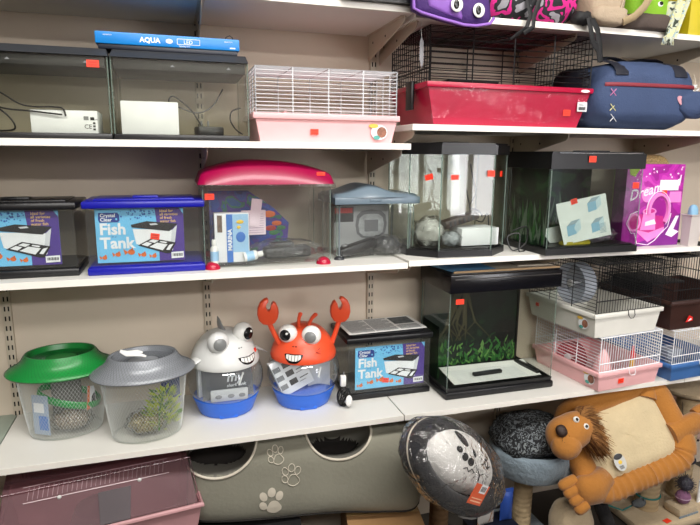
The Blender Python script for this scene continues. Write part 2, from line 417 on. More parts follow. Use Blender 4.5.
def fish_tank(label, loc, w, d, h, lm, st, cardx, rz=0.0):
    t = thing('fish_tank', label, 'fish tank', loc, rz, 'boxed-look fish tanks with printed cards')
    b = MB(); b.box(-0.004, w + 0.004, -0.004, d + 0.004, 0, 0.021, lm, 0.004); b.box(0.004, w - 0.004, 0.004, d - 0.004, 0.021, 0.026, lm); b.build('base', t)
    lid = MB(); lid.box(-0.008, w + 0.008, -0.01, d + 0.006, h - 0.024, h - 0.004, lm, 0.005)
    lid.box(0.02, w - 0.02, 0.018, d - 0.025, h - 0.0045, h, lm, 0.0015)
    lid = lid.build('lid', t)
    MB().box(w / 2 - 0.035, w / 2 + 0.035, d * 0.32, d * 0.5, h - 0.001, h + 0.006, lm, 0.003).build('feeding_flap', lid)
    glass_box(w, d, 0.0255, h - 0.024, t, CLEAR, 0.003, None)
    label_card(t, cardx[0], 0.032, cardx[1], min(0.155, h - 0.058), 0.012, st)
    return t
BLUEP = mat('royal_blue_plastic', (22, 24, 150), 0.3)
fish_tank('fish tank with royal blue lid and base and printed card, beside the red-lidded tank', (-0.232, 1.675, ZM), 0.305, 0.2, 0.208, BLUEP, (0.66, 0.53), (0.022, 0.232))
fish_tank('fish tank with black lid and printed card at left end of its shelf', (-0.565, 1.69, ZM), 0.303, 0.2, 0.206, BLACK, None, (0.018, 0.245))
t4 = fish_tank('fish tank with black lid and printed card under a printed sheet, beside crab-shaped tank', (0.546, 1.79, ZB), 0.308, 0.195, 0.232, BLACK, (0.43, 0.83), (0.03, 0.262))
sh = MB()
sh.box(0.0, 0.295, 0.0, 0.16, 0, 0.0012, PAPER)
for i in range(17):
    yy = 0.012 + i * 0.0085
    for x0, x1 in ((0.012, 0.10), (0.105, 0.19)):
        sh.box(x0, x1 - (0.02 if i % 5 == 4 else 0), yy, yy + 0.0042, 0.0013, 0.0016, MIDGREY)
sh.box(0.2, 0.28, 0.07, 0.15, 0.0013, 0.0016, mat('print_grey_photo', (92, 98, 100), 0.7, var=0.4, scale=60))
for i in range(6): sh.box(0.2, 0.28, 0.012 + i * 0.0085, 0.0165 + i * 0.0085, 0.0013, 0.0016, MIDGREY)
o = sh.build('printed_sheet', None, 0); o.location = (0.552, 1.795, ZB + 0.2385); o.rotation_euler = (0.0, 0, math.radians(2)); tag(o, 'white sheet of grey print lying on the black lid beside crab-shaped tank', 'leaflet')

# --- the two black-hooded aquariums of the upper shelf
HOOD = mat('aquarium_hood', (52, 54, 58), 0.35)
GLASSB = glass('aquarium_glass', (251, 252, 249), 1.1)
def hood_tank(label, x0, x1, st):
    w, d, h = x1 - x0, 0.26, 0.234
    t = thing('aquarium', label, 'aquarium', (x0, 1.675, ZT), 0, 'black-hooded aquariums of the upper shelf')
    b = MB(); b.box(0, w, 0, d, 0, 0.016, BLACK, 0.003); b.build('base', t)
    hd = MB(); hd.taper((-0.001, w + 0.001, -0.004, d), (0.006, w - 0.004, 0.02, d), h - 0.022, h, HOOD, 0.002); hd = hd.build('hood', t)
    MB().box(0.008, w - 0.008, 0.012, d - 0.02, h - 0.05, h - 0.022, mat('hood_underside', (38, 38, 38), 0.5), 0.002).build('lamp_housing', hd)
    bd = MB()
    for xx in (w * 0.42, w - 0.06):
        bd.prism([(xx, h - 0.041), (xx + 0.012, h - 0.041), (xx + 0.006, h - 0.035)], -0.0012, -0.0005, GREY)
    bd.build('emblem', t, 0)
    glass_box(w - 0.004, d - 0.004, 0.016, h - 0.022, t, GLASSB, 0.004, x0=0.002, y0=0.002)
    if st: sticker(t, st, h - 0.042, -0.002, 0.03, 0.018)
    return t
hood_tank('black-hooded glass aquarium at left end with an orange sticker on its hood', -0.56, -0.149, 0.375)
hood_tank('black-hooded glass aquarium beside the pink wire cage, under the blue carton', -0.145, 0.214, None)
def white_box(x0, x1, y, z, h, d, label, marks):
    t = thing('white_carton', label, 'carton', ((x0 + x1) / 2, y, z), 0, 'white cartons inside tanks')
    w = x1 - x0; b = MB(); b.box(-w / 2, w / 2, 0, d, 0, h, WHITE_CARD, 0.001)
    if marks:
        b.text('CE', 0.016, w / 2 - 0.034, 0.012, -0.0006, BLACK); b.text('RoHS', 0.006, w / 2 - 0.014, 0.034, -0.0006, BLACK, M=None)
        for i in range(3): b.box(w / 2 - 0.012, w / 2 - 0.006, -0.0006, -0.0002, 0.008 + i * 0.008, 0.013 + i * 0.008, BLACK)
        b.box(w / 2 - 0.034, w / 2 - 0.022, -0.0006, -0.0002, 0.034, 0.044, GREY); b.box(w / 2 - 0.018, w / 2 - 0.008, -0.0006, -0.0002, 0.034, 0.042, BLACK)
    b.box(-w / 2 + 0.002, w / 2 - 0.002, 0.001, d - 0.001, h + 0.0002, h + 0.0008, WHITE_CARD)
    b.build('carton_body', t); return t
white_box(-0.347, -0.186, 1.70, ZT + 0.0165, 0.058, 0.12, 'white carton with black safety marks inside the left black-hooded aquarium', True)
white_box(-0.127, 0.022, 1.70, ZT + 0.0165, 0.087, 0.12, 'taller plain white carton inside the aquarium under the blue carton', False)
def cable(name, pts, r, label, cat='cable', m=CABLE, plug=None):
    # smooth the control points with Catmull-Rom
    P = [Vector(p) for p in pts]; out = []
    for i in range(len(P) - 1):
        p0, p1, p2, p3 = P[max(i - 1, 0)], P[i], P[i + 1], P[min(i + 2, len(P) - 1)]
        for k in range(6):
            s = k / 6; out.append(0.5 * ((2 * p1) + (p2 - p0) * s + (2 * p0 - 5 * p1 + 4 * p2 - p3) * s * s + (3 * p1 - p0 - 3 * p2 + p3) * s ** 3))
    out.append(P[-1])
    o = MB().tube(out, r, m, 6).build(name, None)
    tag(o, label, cat)
    return o
def rel(pts, ox, oz, oy): return [(ox + x, oy + y, oz + z) for x, y, z in pts]
cable('power_cable', [(-0.55, 1.74, ZT + 0.175), (-0.42, 1.70, ZT + 0.12), (-0.36, 1.695, ZT + 0.085), (-0.29, 1.695, ZT + 0.082), (-0.268, 1.695, ZT + 0.079), (-0.262, 1.695, ZT + 0.06)], 0.0022, 'upper black cable looping over the marked white carton in left aquarium')
cable('power_cable', [(-0.55, 1.72, ZT + 0.14), (-0.47, 1.70, ZT + 0.105), (-0.41, 1.692, ZT + 0.077), (-0.34, 1.694, ZT + 0.07), (-0.27, 1.692, ZT + 0.063)], 0.0022, 'lower black cable crossing the corner of the marked white carton')
cable('power_cable', [(-0.46, 1.70, ZT + 0.1), (-0.41, 1.695, ZT + 0.07), (-0.385, 1.695, ZT + 0.04), (-0.39, 1.70, ZT + 0.022), (-0.44, 1.72, ZT + 0.02)], 0.0025, 'black cable drooping to the floor of the left aquarium')
pw = thing('power_adapter', 'black mains adapter lying in the aquarium under the blue carton', 'adapter', (0.105, 1.76, ZT + 0.0165), 0.2)
MB().box(-0.035, 0.04, -0.025, 0.03, 0, 0.026, BLACK, 0.005).build('adapter_body', pw)
pn = MB()
for dx in (-0.02, 0.0): pn.bar((dx, 0, 0.025), (dx, 0, 0.042), 0.003, GREY, 6)
pn.build('pin', pw)
cable('power_cable', [(0.085, 1.755, ZT + 0.045), (0.06, 1.75, ZT + 0.085), (0.022, 1.74, ZT + 0.118), (0.005, 1.735, ZT + 0.122), (0.0, 1.735, ZT + 0.105), (0.03, 1.74, ZT + 0.092), (0.075, 1.745, ZT + 0.08), (0.118, 1.75, ZT + 0.1), (0.15, 1.76, ZT + 0.15)], 0.0022, 'black cable rising in a loop from the adapter under the blue carton')
cable('power_cable', [(0.195, 1.72, ZT + 0.095), (0.17, 1.715, ZT + 0.085), (0.165, 1.715, ZT + 0.06), (0.18, 1.72, ZT + 0.035), (0.2, 1.73, ZT + 0.022)], 0.0022, 'short black cable curled in the right corner beside the pink wire cage')
# blue lamp carton on the hoods
lb = thing('lamp_carton', 'long bright blue lamp carton lying on the black aquarium hoods', 'carton', (-0.178, 1.69, ZT + 0.2345), math.radians(0.5))
CYB = mat('carton_blue', (10, 126, 206), 0.35); DK = mat('carton_dark', (18, 24, 40), 0.4)
b = MB(); b.box(0, 0.372, 0, 0.09, 0.012, 0.043, CYB, 0.003); b.box(0.006, 0.366, 0.004, 0.086, 0, 0.0125, DK, 0.001)  # dark lower slab: shadow under the carton put into the colour
b.text('AQUA', 0.018, 0.11, 0.021, -0.0006, CW, 0.0006); b.disc(0.185, 0.027, -0.0006, 0.009, 0.006, CW); b.text('20', 0.009, 0.18, 0.0235, -0.001, CYB)
for x0, z0, ww, hh in ((0.205, 0.02, 0.06, 0.0012), (0.205, 0.034, 0.06, 0.0012), (0.205, 0.02, 0.0012, 0.015), (0.264, 0.02, 0.0012, 0.015)): b.box(x0, x0 + ww, -0.0007, -0.0003, z0, z0 + hh, CW)
b.text('LED', 0.014, 0.222, 0.0225, -0.0006, CW); b.text('lighting unit', 0.006, 0.21, 0.0145, -0.0006, CW); b.text('aquarium', 0.006, 0.02, 0.033, -0.0006, CW); b.text('aquarium', 0.006, 0.33, 0.033, -0.0006, CW)
b.box(0.345, 0.36, -0.0006, -0.0002, 0.017, 0.02, CW)
b.build('carton_body', lb)
MB().tube([(0.335, 0.045, 0.042), (0.34, 0.045, 0.055), (0.35, 0.045, 0.06), (0.358, 0.045, 0.055), (0.36, 0.045, 0.042)], 0.0015, BLACK).build('carry_loop', lb)
# ------------------------------------------------------------------ curved-lid tanks of the middle shelf
def arch_lid(name, parent, x0, x1, y0, y1, z0, H, m, rimm, rim=0.012, ns=36):
    """lid whose height follows H(0..1) along x and rounds off at front and back"""
    b = MB(); w = x1 - x0; d = y1 - y0
    def fn(u, v):
        t = 2 * v - 1
        k = max(0.0, 1 - abs(t) ** 6) ** 0.5
        e = max(0.0, 1 - abs(2 * u - 1) ** 40) ** 0.5
        bulge = 0.012 * (1 - (2 * u - 1) ** 2) * (-1 if t < 0 else 0) * abs(t)
        return (x0 + w * u, y0 + d * v + bulge, z0 + H(u) * k * e)
    b.grid(fn, ns, 16, m)
    lo = b.build(name, parent, 60)
    r = MB(); r.box(x0, x1, y0 - 0.006, y1, z0 - rim, z0 + 0.001, rimm, 0.003); r.build('lid_rim', parent)
    return lo
CRIM = glass('crimson_plastic', (190, 40, 110), 1.0, rough=0.06, milk=0.68, milkc=(172, 8, 74))
CRIMS = mat('crimson_solid', (168, 18, 52), 0.25)
GLID = glass('smoke_blue_plastic', (110, 124, 134), 1.0, rough=0.06, milk=0.7, milkc=(128, 146, 160))
t = thing('bow_tank', 'clear tank with arched crimson lid and crimson round feet', 'aquarium', (0.07, 1.68, ZM))
arch_lid('lid', t, -0.006, 0.396, -0.012, 0.235, 0.246, lambda u: 0.03 + 0.04 * (1 - abs((u - 0.43) / (0.57 if u > 0.43 else 0.43)) ** 2.2), CRIM, CLEAR)
glass_box(0.376, 0.22, 0.014, 0.235, t, CLEAR, 0.004, GLASS_EDGE, x0=0.007)
b = MB(); b.box(0.007, 0.383, 0.0, 0.22, 0.009, 0.015, CLEAR, 0.003); b.build('floor_pane', t)
for x, y in ((0.028, 0.012), (0.364, 0.012), (0.028, 0.205), (0.364, 0.205)):
    b = MB(); b.ell((x, y, 0), (0.023, 0.023, 0.022), CRIMS, 20, 12); o = b.build('foot', t); 
    b = MB(); b.bar((x, y, 0.02), (x, y, 0.236), 0.0035, CLEAR, 8); b.build('corner_post', t)
sticker(t, 0.026, 0.212, -0.001, 0.026, 0.017); sticker(t, 0.352, 0.276, -0.006, 0.026, 0.011)
# contents of the crimson-lidded tank
PB = mat('print_pale_blue', (150, 190, 222), 0.5); PBL = mat('print_blue', (58, 112, 190), 0.5); PY = mat('print_yellow', (228, 190, 60), 0.5)
bx = thing('filter_carton', 'white carton with blue panel and upright lettering inside the crimson-lidded tank', 'carton', (0.108, 1.70, ZM + 0.0155), 0.0)
b = MB(); b.box(0, 0.10, 0, 0.05, 0, 0.145, WHITE_CARD, 0.001); b.box(0.034, 0.098, -0.0006, -0.0002, 0.03, 0.143, PB); b.box(0.034, 0.052, -0.001, -0.0006, 0.0, 0.143, PBL)
b.text('MARINA', 0.017, 0, 0, 0, CW, 0.0006, M=T(0.049, -0.0014, 0.035) @ R('Y', -90))
b.ell((0.074, -0.001, 0.12), (0.011, 0.0008, 0.006), PY, 14, 6); b.ell((0.07, -0.001, 0.104), (0.006, 0.0008, 0.005), PY, 14, 6); b.ell((0.075, -0.001, 0.075), (0.014, 0.0008, 0.016), PBL, 14, 6)
b.box(0.008, 0.022, -0.0006, -0.0002, 0.09, 0.14, mat('print_brown', (110, 92, 80), 0.6, var=0.4, scale=70)); b.build('carton_body', bx)
bk = thing('backdrop_card', 'printed underwater backdrop card with orange fish inside the crimson-lidded tank', 'card', (0.10, 1.80, ZM + 0.0155), 0.05)
b = MB(); b.prism([(0.0, 0.0), (0.24, 0.0), (0.25, 0.1), (0.20, 0.15), (0.12, 0.205), (0.0, 0.205)], 0, 0.001, patches('print_reef', [(0, (20, 44, 120)), (0.42, (40, 70, 160)), (0.52, (70, 50, 140)), (0.6, (40, 110, 90)), (0.66, (30, 90, 150))], 16, 0.5, bump=0))
for x, z, s, mm in ((0.185, 0.13, 1.2, CO), (0.21, 0.10, 0.9, CO), (0.19, 0.085, 1.0, mat('print_red', (180, 50, 40), 0.5)), (0.225, 0.085, 0.8, mat('print_green', (50, 120, 70), 0.5)), (0.2, 0.07, 0.9, MATS['print_green'])): b.ell((x, -0.0008, z), (0.018 * s, 0.0006, 0.009 * s), mm, 14, 6)
b.build('card_sheet', bk)
sl = thing('leaflet', 'pale pink folded leaflet leaning among the cartons in the crimson-lidded tank', 'leaflet', (0.19, 1.735, ZM + 0.09), 0.1)
b = MB(); b.box(0.0, 0.075, 0, 0.001, 0, 0.075, mat('paper_pinkish', (214, 196, 206), 0.7)); b.box(0.018, 0.05, -0.002, -0.001, 0.03, 0.115, MATS['paper_pinkish'], M=R('Y', 8))
for i in range(9): b.box(0.006, 0.068, -0.0006, -0.0002, 0.006 + i * 0.007, 0.008 + i * 0.007, mat('ink_mauve', (170, 150, 170), 0.7))
b.build('folded_sheet', sl)
def bag(name, c, r, label, dark=None, seed=1, m=FILM, amp=0.25, cat='plastic bag'):
    """crumpled clear bag round its contents"""
    t = thing(name, label, cat, c)
    def fn(u, v, k=1.0):
        a = 2 * PI * u; q = PI * (v - 0.5)
        d = Vector((math.cos(q) * math.cos(a), math.cos(q) * math.sin(a), math.sin(q)))
        s = 1 + amp * (noise.noise(d * 2.6 + Vector((seed * 3.1, 0, 0))) + 0.5 * noise.noise(d * 7 + Vector((0, seed, 0))))
        return (d.x * r[0] * s * k, d.y * r[1] * s * k, max(d.z * r[2] * s * k, -r[2] * 0.9))
    b = MB(); b.grid(fn, 36, 18, m, cu=True); b.build('bag_film', t, 50)
    if dark:
        b = MB(); b.grid(lambda u, v: fn(u, v, 0.82), 30, 14, dark, cu=True); b.build('bag_contents', t, 50)
    return t
pm = thing('water_pump', 'dark grey pump wrapped in clear film on the floor of the crimson-lidded tank', 'pump', (0.33, 1.745, ZM + 0.016), 0.12)
DG = mat('dark_grey_plastic', (48, 50, 54), 0.35)
b = MB(); b.box(-0.075, 0.075, -0.025, 0.025, 0, 0.035, DG, 0.01); b.box(-0.055, 0.02, -0.02, 0.02, 0.032, 0.05, DG, 0.008); b.build('pump_body', pm)
b = MB()
for i in range(7): b.box(-0.05 + i * 0.016, -0.043 + i * 0.016, -0.0262, -0.0245, 0.008, 0.028, BLACK)
b.build('intake_grille', pm, 0)
bag('film_bag', (0.32, 1.735, ZM + 0.048), (0.105, 0.045, 0.03), 'crumpled clear film over the pump inside the crimson-lidded tank', None, 4)
def bottle(x, y, z, r, h, label, rot=None, cap=WHITE):
    t = thing('bottle', label, 'bottle', (x, y, z), 0, None, rot)
    b = MB(); b.lathe([(0, 0), (r * 0.95, 0), (r, 0.003), (r, h * 0.62), (r * 0.8, h * 0.7), (r * 0.5, h * 0.74), (r * 0.5, h * 0.78), (0, h * 0.78)], WHITE, 20); b.build('bottle_body', t)
    b = MB(); b.lathe([(0, h * 0.77), (r * 0.6, h * 0.77), (r * 0.6, h * 0.97), (r * 0.5, h), (0, h)], cap, 18); b.build('cap', t)
    b = MB(); b.lathe([(r + 0.0004, h * 0.12), (r + 0.0004, h * 0.52)], PB, 20); b.build('wrap_label', t)
bottle(0.105, 1.695, ZM + 0.0155, 0.012, 0.07, 'small white upright bottle in left corner of the crimson-lidded tank')
bottle(0.19, 1.695, ZM + 0.03, 0.0145, 0.058, 'white capped bottle lying on its side in the crimson-lidded tank', (0, math.radians(82), 0.1))

t = thing('bow_tank', 'small clear tank with wavy smoke blue lid beside the crimson-lidded tank', 'aquarium', (0.482, 1.735, ZM))
arch_lid('lid', t, -0.004, 0.284, -0.012, 0.205, 0.2, lambda u: 0.01 + 0.03 * math.exp(-((u - 0.42) / 0.22) ** 2), GLID, GLID, 0.022)
glass_box(0.262, 0.19, 0.014, 0.18, t, CLEAR, 0.0035, GLASS_EDGE, x0=0.008)
MB().box(0.008, 0.27, 0.0, 0.19, 0.009, 0.014, CLEAR, 0.003).build('floor_pane', t)
MB().box(0.11, 0.15, -0.02, -0.012, 0.186, 0.196, GLID, 0.003).build('lid_catch', t)
for x, y in ((0.018, 0.01), (0.262, 0.01), (0.018, 0.18), (0.262, 0.18)):
    b = MB(); b.ell((x, y, 0), (0.017, 0.017, 0.012), DG, 18, 10); b.build('foot', t)
    b = MB(); b.bar((x, y, 0.01), (x, y, 0.18), 0.003, mat('post_grey', (120, 130, 138), 0.3), 8); b.build('corner_post', t)
bx = thing('filter_carton', 'grey and white carton with red label inside the small wavy-lidded tank', 'carton', (0.505, 1.83, ZM + 0.015), 0.06)
b = MB(); b.box(0, 0.20, 0, 0.05, 0, 0.15, mat('carton_grey', (176, 178, 180), 0.6), 0.001); b.box(0.0, 0.07, -0.0006, -0.0002, 0.095, 0.145, BLACK); b.box(0.004, 0.066, -0.001, -0.0006, 0.125, 0.142, mat('print_red2', (196, 40, 34), 0.5))
b.ell((0.135, -0.001, 0.085), (0.058, 0.001, 0.05), MIDGREY, 24, 6, e=0.7); b.ell((0.135, -0.0015, 0.082), (0.048, 0.001, 0.04), mat('print_mid', (176, 180, 182), 0.6, var=0.2, scale=60), 24, 6, e=0.7); b.box(0.11, 0.16, -0.003, -0.002, 0.06, 0.1, MIDGREY); b.build('carton_body', bx)
lp = thing('tank_lamp', 'black tank lamp unit lying inside the small wavy-lidded tank', 'lamp', (0.56, 1.77, ZM + 0.016), 0.0, None, (0, math.radians(-14), 0.15))
b = MB(); b.box(-0.055, 0.08, -0.022, 0.022, 0.0, 0.03, BLACK, 0.008); b.build('lamp_body', lp); b = MB(); b.torus((-0.03, 0, 0.034), 0.009, 0.003, GREY, M=R('X', 0)); b.build('ring', lp)
bag('film_bag', (0.68, 1.79, ZM + 0.035), (0.05, 0.045, 0.035), 'crumpled bag of black parts in the small wavy-lidded tank', DG, 2)

# ------------------------------------------------------------------ bow-front and leaflet tanks (right bay)
def plan_tank(label, loc, pts, h, lidh, baseh, lidover, m, mlid=BLACK, lidpts=None):
    t = thing('aquarium', label, 'aquarium', loc)
    n = len(pts); cx = sum(p[0] for p in pts) / n; cy = sum(p[1] for p in pts) / n
    def off(P, k):
        o = []
        for x, y in P:
            d = Vector((x - cx, y - cy)); l = d.length; d = d * ((l + k) / l); o.append((cx + d.x, cy + d.y))
        return o
    bm = MB(); bm.vprism(off(pts, 0.006), 0, baseh, mlid); bm.vprism(off(pts, -0.01), baseh, baseh + 0.006, mlid); bm.build('base', t)
    L = off(lidpts or pts, lidover)
    b = MB(); b.vprism(L, h - lidh, h - 0.006, mlid); b.vprism(off(lidpts or pts, lidover - 0.008), h - 0.006, h, mlid); lid = b.build('lid', t)
    for i in range(n):
        p, q = Vector(pts[i]), Vector(pts[(i + 1) % n]); d = (q - p).normalized(); nn = Vector((d.y, -d.x))
        b = MB(); a0, a1 = p, q; b0, b1 = q - nn * 0.004, p - nn * 0.004
        b.vprism([tuple(a0), tuple(a1), tuple(b0), tuple(b1)], baseh, h - lidh + 0.004, m)
        b.bar((p.x, p.y, baseh), (p.x, p.y, h - lidh), 0.0022, GLASS_EDGE)
        b.build('pane', t, 0)
    return t, lid
GLASSC = glass('aquarium_glass_clear', (248, 250, 248), 1.2)
bt, lid = plan_tank('bow-front clear aquarium with flat black lid and several orange stickers', (0.733, 1.648, ZMR), [(0.0, 0.085), (0.078, 0.012), (0.26, 0.0), (0.35, 0.075), (0.35, 0.27), (0.0, 0.27)], 0.366, 0.036, 0.022, 0.008, GLASSC)
MB().box(0.12, 0.22, 0.1, 0.16, 0.365, 0.37, BLACK, 0.002).build('feeding_flap', lid)
sticker(bt, 0.046, 0.258, 0, 0.026, 0.018, M=T(0.0, 0.042 - 0.006, 0) @ T(0.046, 0, 0) @ R('Z', -43) @ T(-0.046, 0, 0), rot=-15)
sticker(bt, 0.122, 0.258, 0.006, 0.027, 0.016); sticker(bt, 0.247, 0.27, -0.002, 0.026, 0.02)
sticker(bt, 0.305, 0.268, 0, 0.02, 0.018, M=T(0.305, 0.034, 0) @ R('Z', 40) @ T(-0.305, 0, 0))
cw = thing('white_carton', 'white carton inside the bow-front aquarium under a grey filter', 'carton', (0.91, 1.685, ZMR + 0.0305), 0.03, 'white cartons inside tanks')
MB().box(-0.005, 0.135, 0, 0.09, 0, 0.058, WHITE_CARD, 0.001).build('carton_body', cw)
fl = thing('filter_unit', 'dark brown grey filter unit lying across the white carton in the bow-front aquarium', 'filter', (0.90, 1.725, ZMR + 0.108), 0, None, (0, math.radians(-14), 0.1))
b = MB(); b.box(-0.05, 0.085, -0.02, 0.02, -0.012, 0.016, mat('filter_brown', (66, 54, 50), 0.4), 0.006); b.build('filter_body', fl); b = MB()
for i in range(6): b.box(-0.035 + i * 0.018, -0.028 + i * 0.018, -0.0215, -0.019, -0.008, 0.01, DG)
b.build('slot_grille', fl, 0)
ws = thing('leaflet', 'white leaflet sticking out below the filter in the bow-front aquarium', 'leaflet', (0.84, 1.70, ZMR + 0.066), 0.1)
MB().box(0, 0.12, 0, 0.07, 0, 0.001, PAPER, M=R('Y', 3)).build('sheet', ws)
bag('film_bag', (0.82, 1.755, ZMR + 0.07), (0.062, 0.06, 0.055), 'crumpled clear plastic bag in left half of the bow-front aquarium', mat('bag_pale', (188, 188, 182), 0.5), 5)
bag('film_bag', (0.868, 1.69, ZMR + 0.055), (0.036, 0.026, 0.028), 'small clear bag in front of the leaflet in the bow-front aquarium', mat('bag_grey', (150, 156, 160), 0.4), 7)
cable('power_cable', [(0.955, 1.74, ZMR + 0.30), (0.975, 1.75, ZMR + 0.24), (0.985, 1.75, ZMR + 0.2), (0.965, 1.75, ZMR + 0.155), (1.0, 1.75, ZMR + 0.14), (1.015, 1.75, ZMR + 0.12)], 0.0022, 'thin black cable hanging inside the bow-front aquarium from its lid')
cable('power_cable', [(0.96, 1.77, ZMR + 0.21), (0.975, 1.77, ZMR + 0.16), (0.985, 1.77, ZMR + 0.12), (1.02, 1.76, ZMR + 0.1), (1.035, 1.75, ZMR + 0.13), (1.05, 1.76, ZMR + 0.07)], 0.0022, 'black cable tangled on the white carton in the bow-front aquarium')
cable('air_hose', [(0.80, 1.72, ZMR + 0.32), (0.845, 1.70, ZMR + 0.315), (0.875, 1.69, ZMR + 0.29), (0.89, 1.69, ZMR + 0.25)], 0.003, 'clear air hose curving under the lid of the bow-front aquarium', 'hose', CLEAR)
cable('power_cable', [(1.12, 1.72, ZMR + 0.07), (1.16, 1.70, ZMR + 0.085), (1.155, 1.69, ZMR + 0.03), (1.11, 1.70, ZMR + 0.006), (1.10, 1.72, ZMR + 0.05), (1.14, 1.71, ZMR + 0.06), (1.13, 1.69, ZMR + 0.004), (1.16, 1.7, ZMR + 0.003)], 0.003, 'black cable bundled on shelf between the bow-front and leaflet aquariums')

PLANT = patches('print_aquatic_plants', [(0, (8, 12, 14)), (0.44, (12, 20, 20)), (0.52, (22, 50, 30)), (0.58, (46, 84, 48)), (0.66, (70, 90, 70))], 9, 0.35, bump=0, stretch=(1, 1, 1.6))
DARKGLASS = glass('dark_reflecting_glass', (238, 242, 240), 1.5)
rt, lid = plan_tank('black-framed aquarium with dark planted backdrop and a white leaflet inside', (1.178, 1.605, ZMR), [(0.0, 0.0), (0.365, 0.0), (0.365, 0.255), (0.0, 0.255)], 0.342, 0.056, 0.022, 0.008, DARKGLASS)
MB().box(0.12, 0.24, 0.02, 0.06, 0.341, 0.346, BLACK, 0.002).build('feeding_flap', lid)
MB().box(0.02, 0.35, -0.0085, -0.0065, 0.336, 0.3385, mat('chrome_line', (190, 194, 198), 0.15, metal=1.0)).build('bright_strip', lid, 0)
MB().box(0.005, 0.36, 0.246, 0.25, 0.024, 0.29, PLANT).build('backdrop', rt, 0)
sticker(rt, 0.148, 0.318, -0.0085, 0.028, 0.02); sticker(rt, 0.342, 0.23, 0, 0.026, 0.02)
# printed leaves of the backdrop: thin layered paper leaves with their own shape
def leaf_sheet(parent, x0, x1, z0, z1, y, n, cols, seed, hmin=0.03, hmax=0.12, M=None):
    rnd = random.Random(seed); b = MB(M)
    for i in range(n):
        x = x0 + rnd.random() * (x1 - x0); h = hmin + rnd.random() * (hmax - hmin); w = 0.003 + rnd.random() * 0.006; s = (rnd.random() - 0.5) * 0.05
        zz = z0 + rnd.random() * rnd.random() * (z1 - z0 - h)
        pts = [(x - w * 0.3, zz), (x + w * 0.3, zz), (x + w + s * 0.4, zz + h * 0.45), (x + s * 0.8 + w * 0.4, zz + h * 0.8), (x + s, zz + h), (x - w * 0.6 + s * 0.6, zz + h * 0.6), (x - w + s * 0.3, zz + h * 0.4)]
        pts = [(min(max(p[0], x0), x1), p[1]) for p in pts]
        b.add([(p[0], y - 0.0001 * (i % 9), p[1]) for p in pts][::-1], [tuple(range(7))], rnd.choice(cols))
    return b.build('printed_plants', parent, 0)
G1 = mat('print_leaf_dark', (24, 60, 32), 0.45); G2 = mat('print_leaf_mid', (48, 104, 44), 0.45); G3 = mat('print_leaf_light', (96, 140, 70), 0.45); G4 = mat('print_root_brown', (86, 76, 44), 0.5); G5 = mat('print_leaf_pale', (112, 128, 110), 0.5)
leaf_sheet(rt, 0.008, 0.357, 0.026, 0.24, 0.2455, 130, [G1, G1, G2, G5], 2)
MB().box(0.0045, 0.0065, 0.02, 0.24, 0.024, 0.285, PLANT).build('side_greenery', rt, 0)
leaf_sheet(rt, 0.02, 0.235, 0.026, 0.22, 0.0, 90, [G1, G2, G2, G5], 5, M=T(0.0042, 0.25, 0) @ R('Z', -90))
lf = thing('leaflet', 'white instruction leaflet with pale blue tank drawings, tilted inside the black-framed aquarium', 'leaflet', (1.262, 1.625, ZMR + 0.03), 0, None, (math.radians(-6), math.radians(-10), 0))
b = MB(); b.M = Matrix.Diagonal((0.98, 1, 0.86, 1)); b.prism([(0, 0), (0.198, -0.005), (0.196, 0.165), (-0.008, 0.165), (-0.01, 0.14)], 0, 0.001, PAPER)
DRAW = mat('print_drawing_blue', (140, 180, 204), 0.6); DRAW2 = mat('print_drawing_pale', (196, 214, 222), 0.6)
def iso(x, z, w, h, s):
    b.add([(x, -0.0006, z), (x + w, -0.0006, z + 0.004), (x + w, -0.0006, z + h + 0.004), (x, -0.0006, z + h)], [(0, 1, 2, 3)], DRAW if s else DRAW2)
    b.add([(x + w, -0.0006, z + 0.004), (x + w * 1.6, -0.0006, z + 0.02), (x + w * 1.6, -0.0006, z + h + 0.02), (x + w, -0.0006, z + h + 0.004)], [(0, 1, 2, 3)], DRAW2)
    for q in ([(x, z + h), (x + w * 0.6, z + h + 0.018), (x + w * 1.6, z + h + 0.02), (x + w, z + h + 0.004)], ):
        b.add([(p[0], -0.0006, p[1]) for p in q][::-1], [(0, 1, 2, 3)], mat('print_drawing_line', (150, 166, 176), 0.6))
iso(0.115, 0.105, 0.036, 0.036, 1); iso(0.02, 0.028, 0.036, 0.04, 1); iso(0.12, 0.02, 0.034, 0.036, 1)
b.disc(0.062, 0.055, -0.0009, 0.012, 0.014, DRAW2)
for i in range(8): b.box(0.152 + 0.004 * (i % 2), 0.18, -0.0008, -0.0004, 0.012 + i * 0.005, 0.0142 + i * 0.005, MATS['print_drawing_line'])
b.build('sheet', lf); sticker(lf, 0.062, 0.138, -0.0012, 0.026, 0.018, rot=-5)
lf2 = thing('leaflet', 'white folded leaflet lying behind the tilted leaflet in the black-framed aquarium', 'leaflet', (1.192, 1.66, ZMR + 0.03), 0.25)
MB().prism([(0.0, 0.05), (0.05, 0.0), (0.16, 0.0), (0.12, 0.06)], 0, 0.002, PAPER).build('sheet', lf2)
yp = thing('food_packet', 'flat mustard yellow packet under the leaflet in the black-framed aquarium', 'packet', (1.275, 1.617, ZMR + 0.024), 0.1)
MB().ell((0.05, 0.025, 0.008), (0.062, 0.02, 0.011), mat('mustard_yellow', (176, 158, 40), 0.4, bump=0.3), 24, 10, e=0.5).build('packet_body', yp)
bag('film_bag', (1.43, 1.68, ZMR + 0.052), (0.075, 0.05, 0.034), 'clear plastic bag crumpled beside the leaflet in the black-framed aquarium', mat('bag_lilac', (130, 112, 130), 0.5), 9)

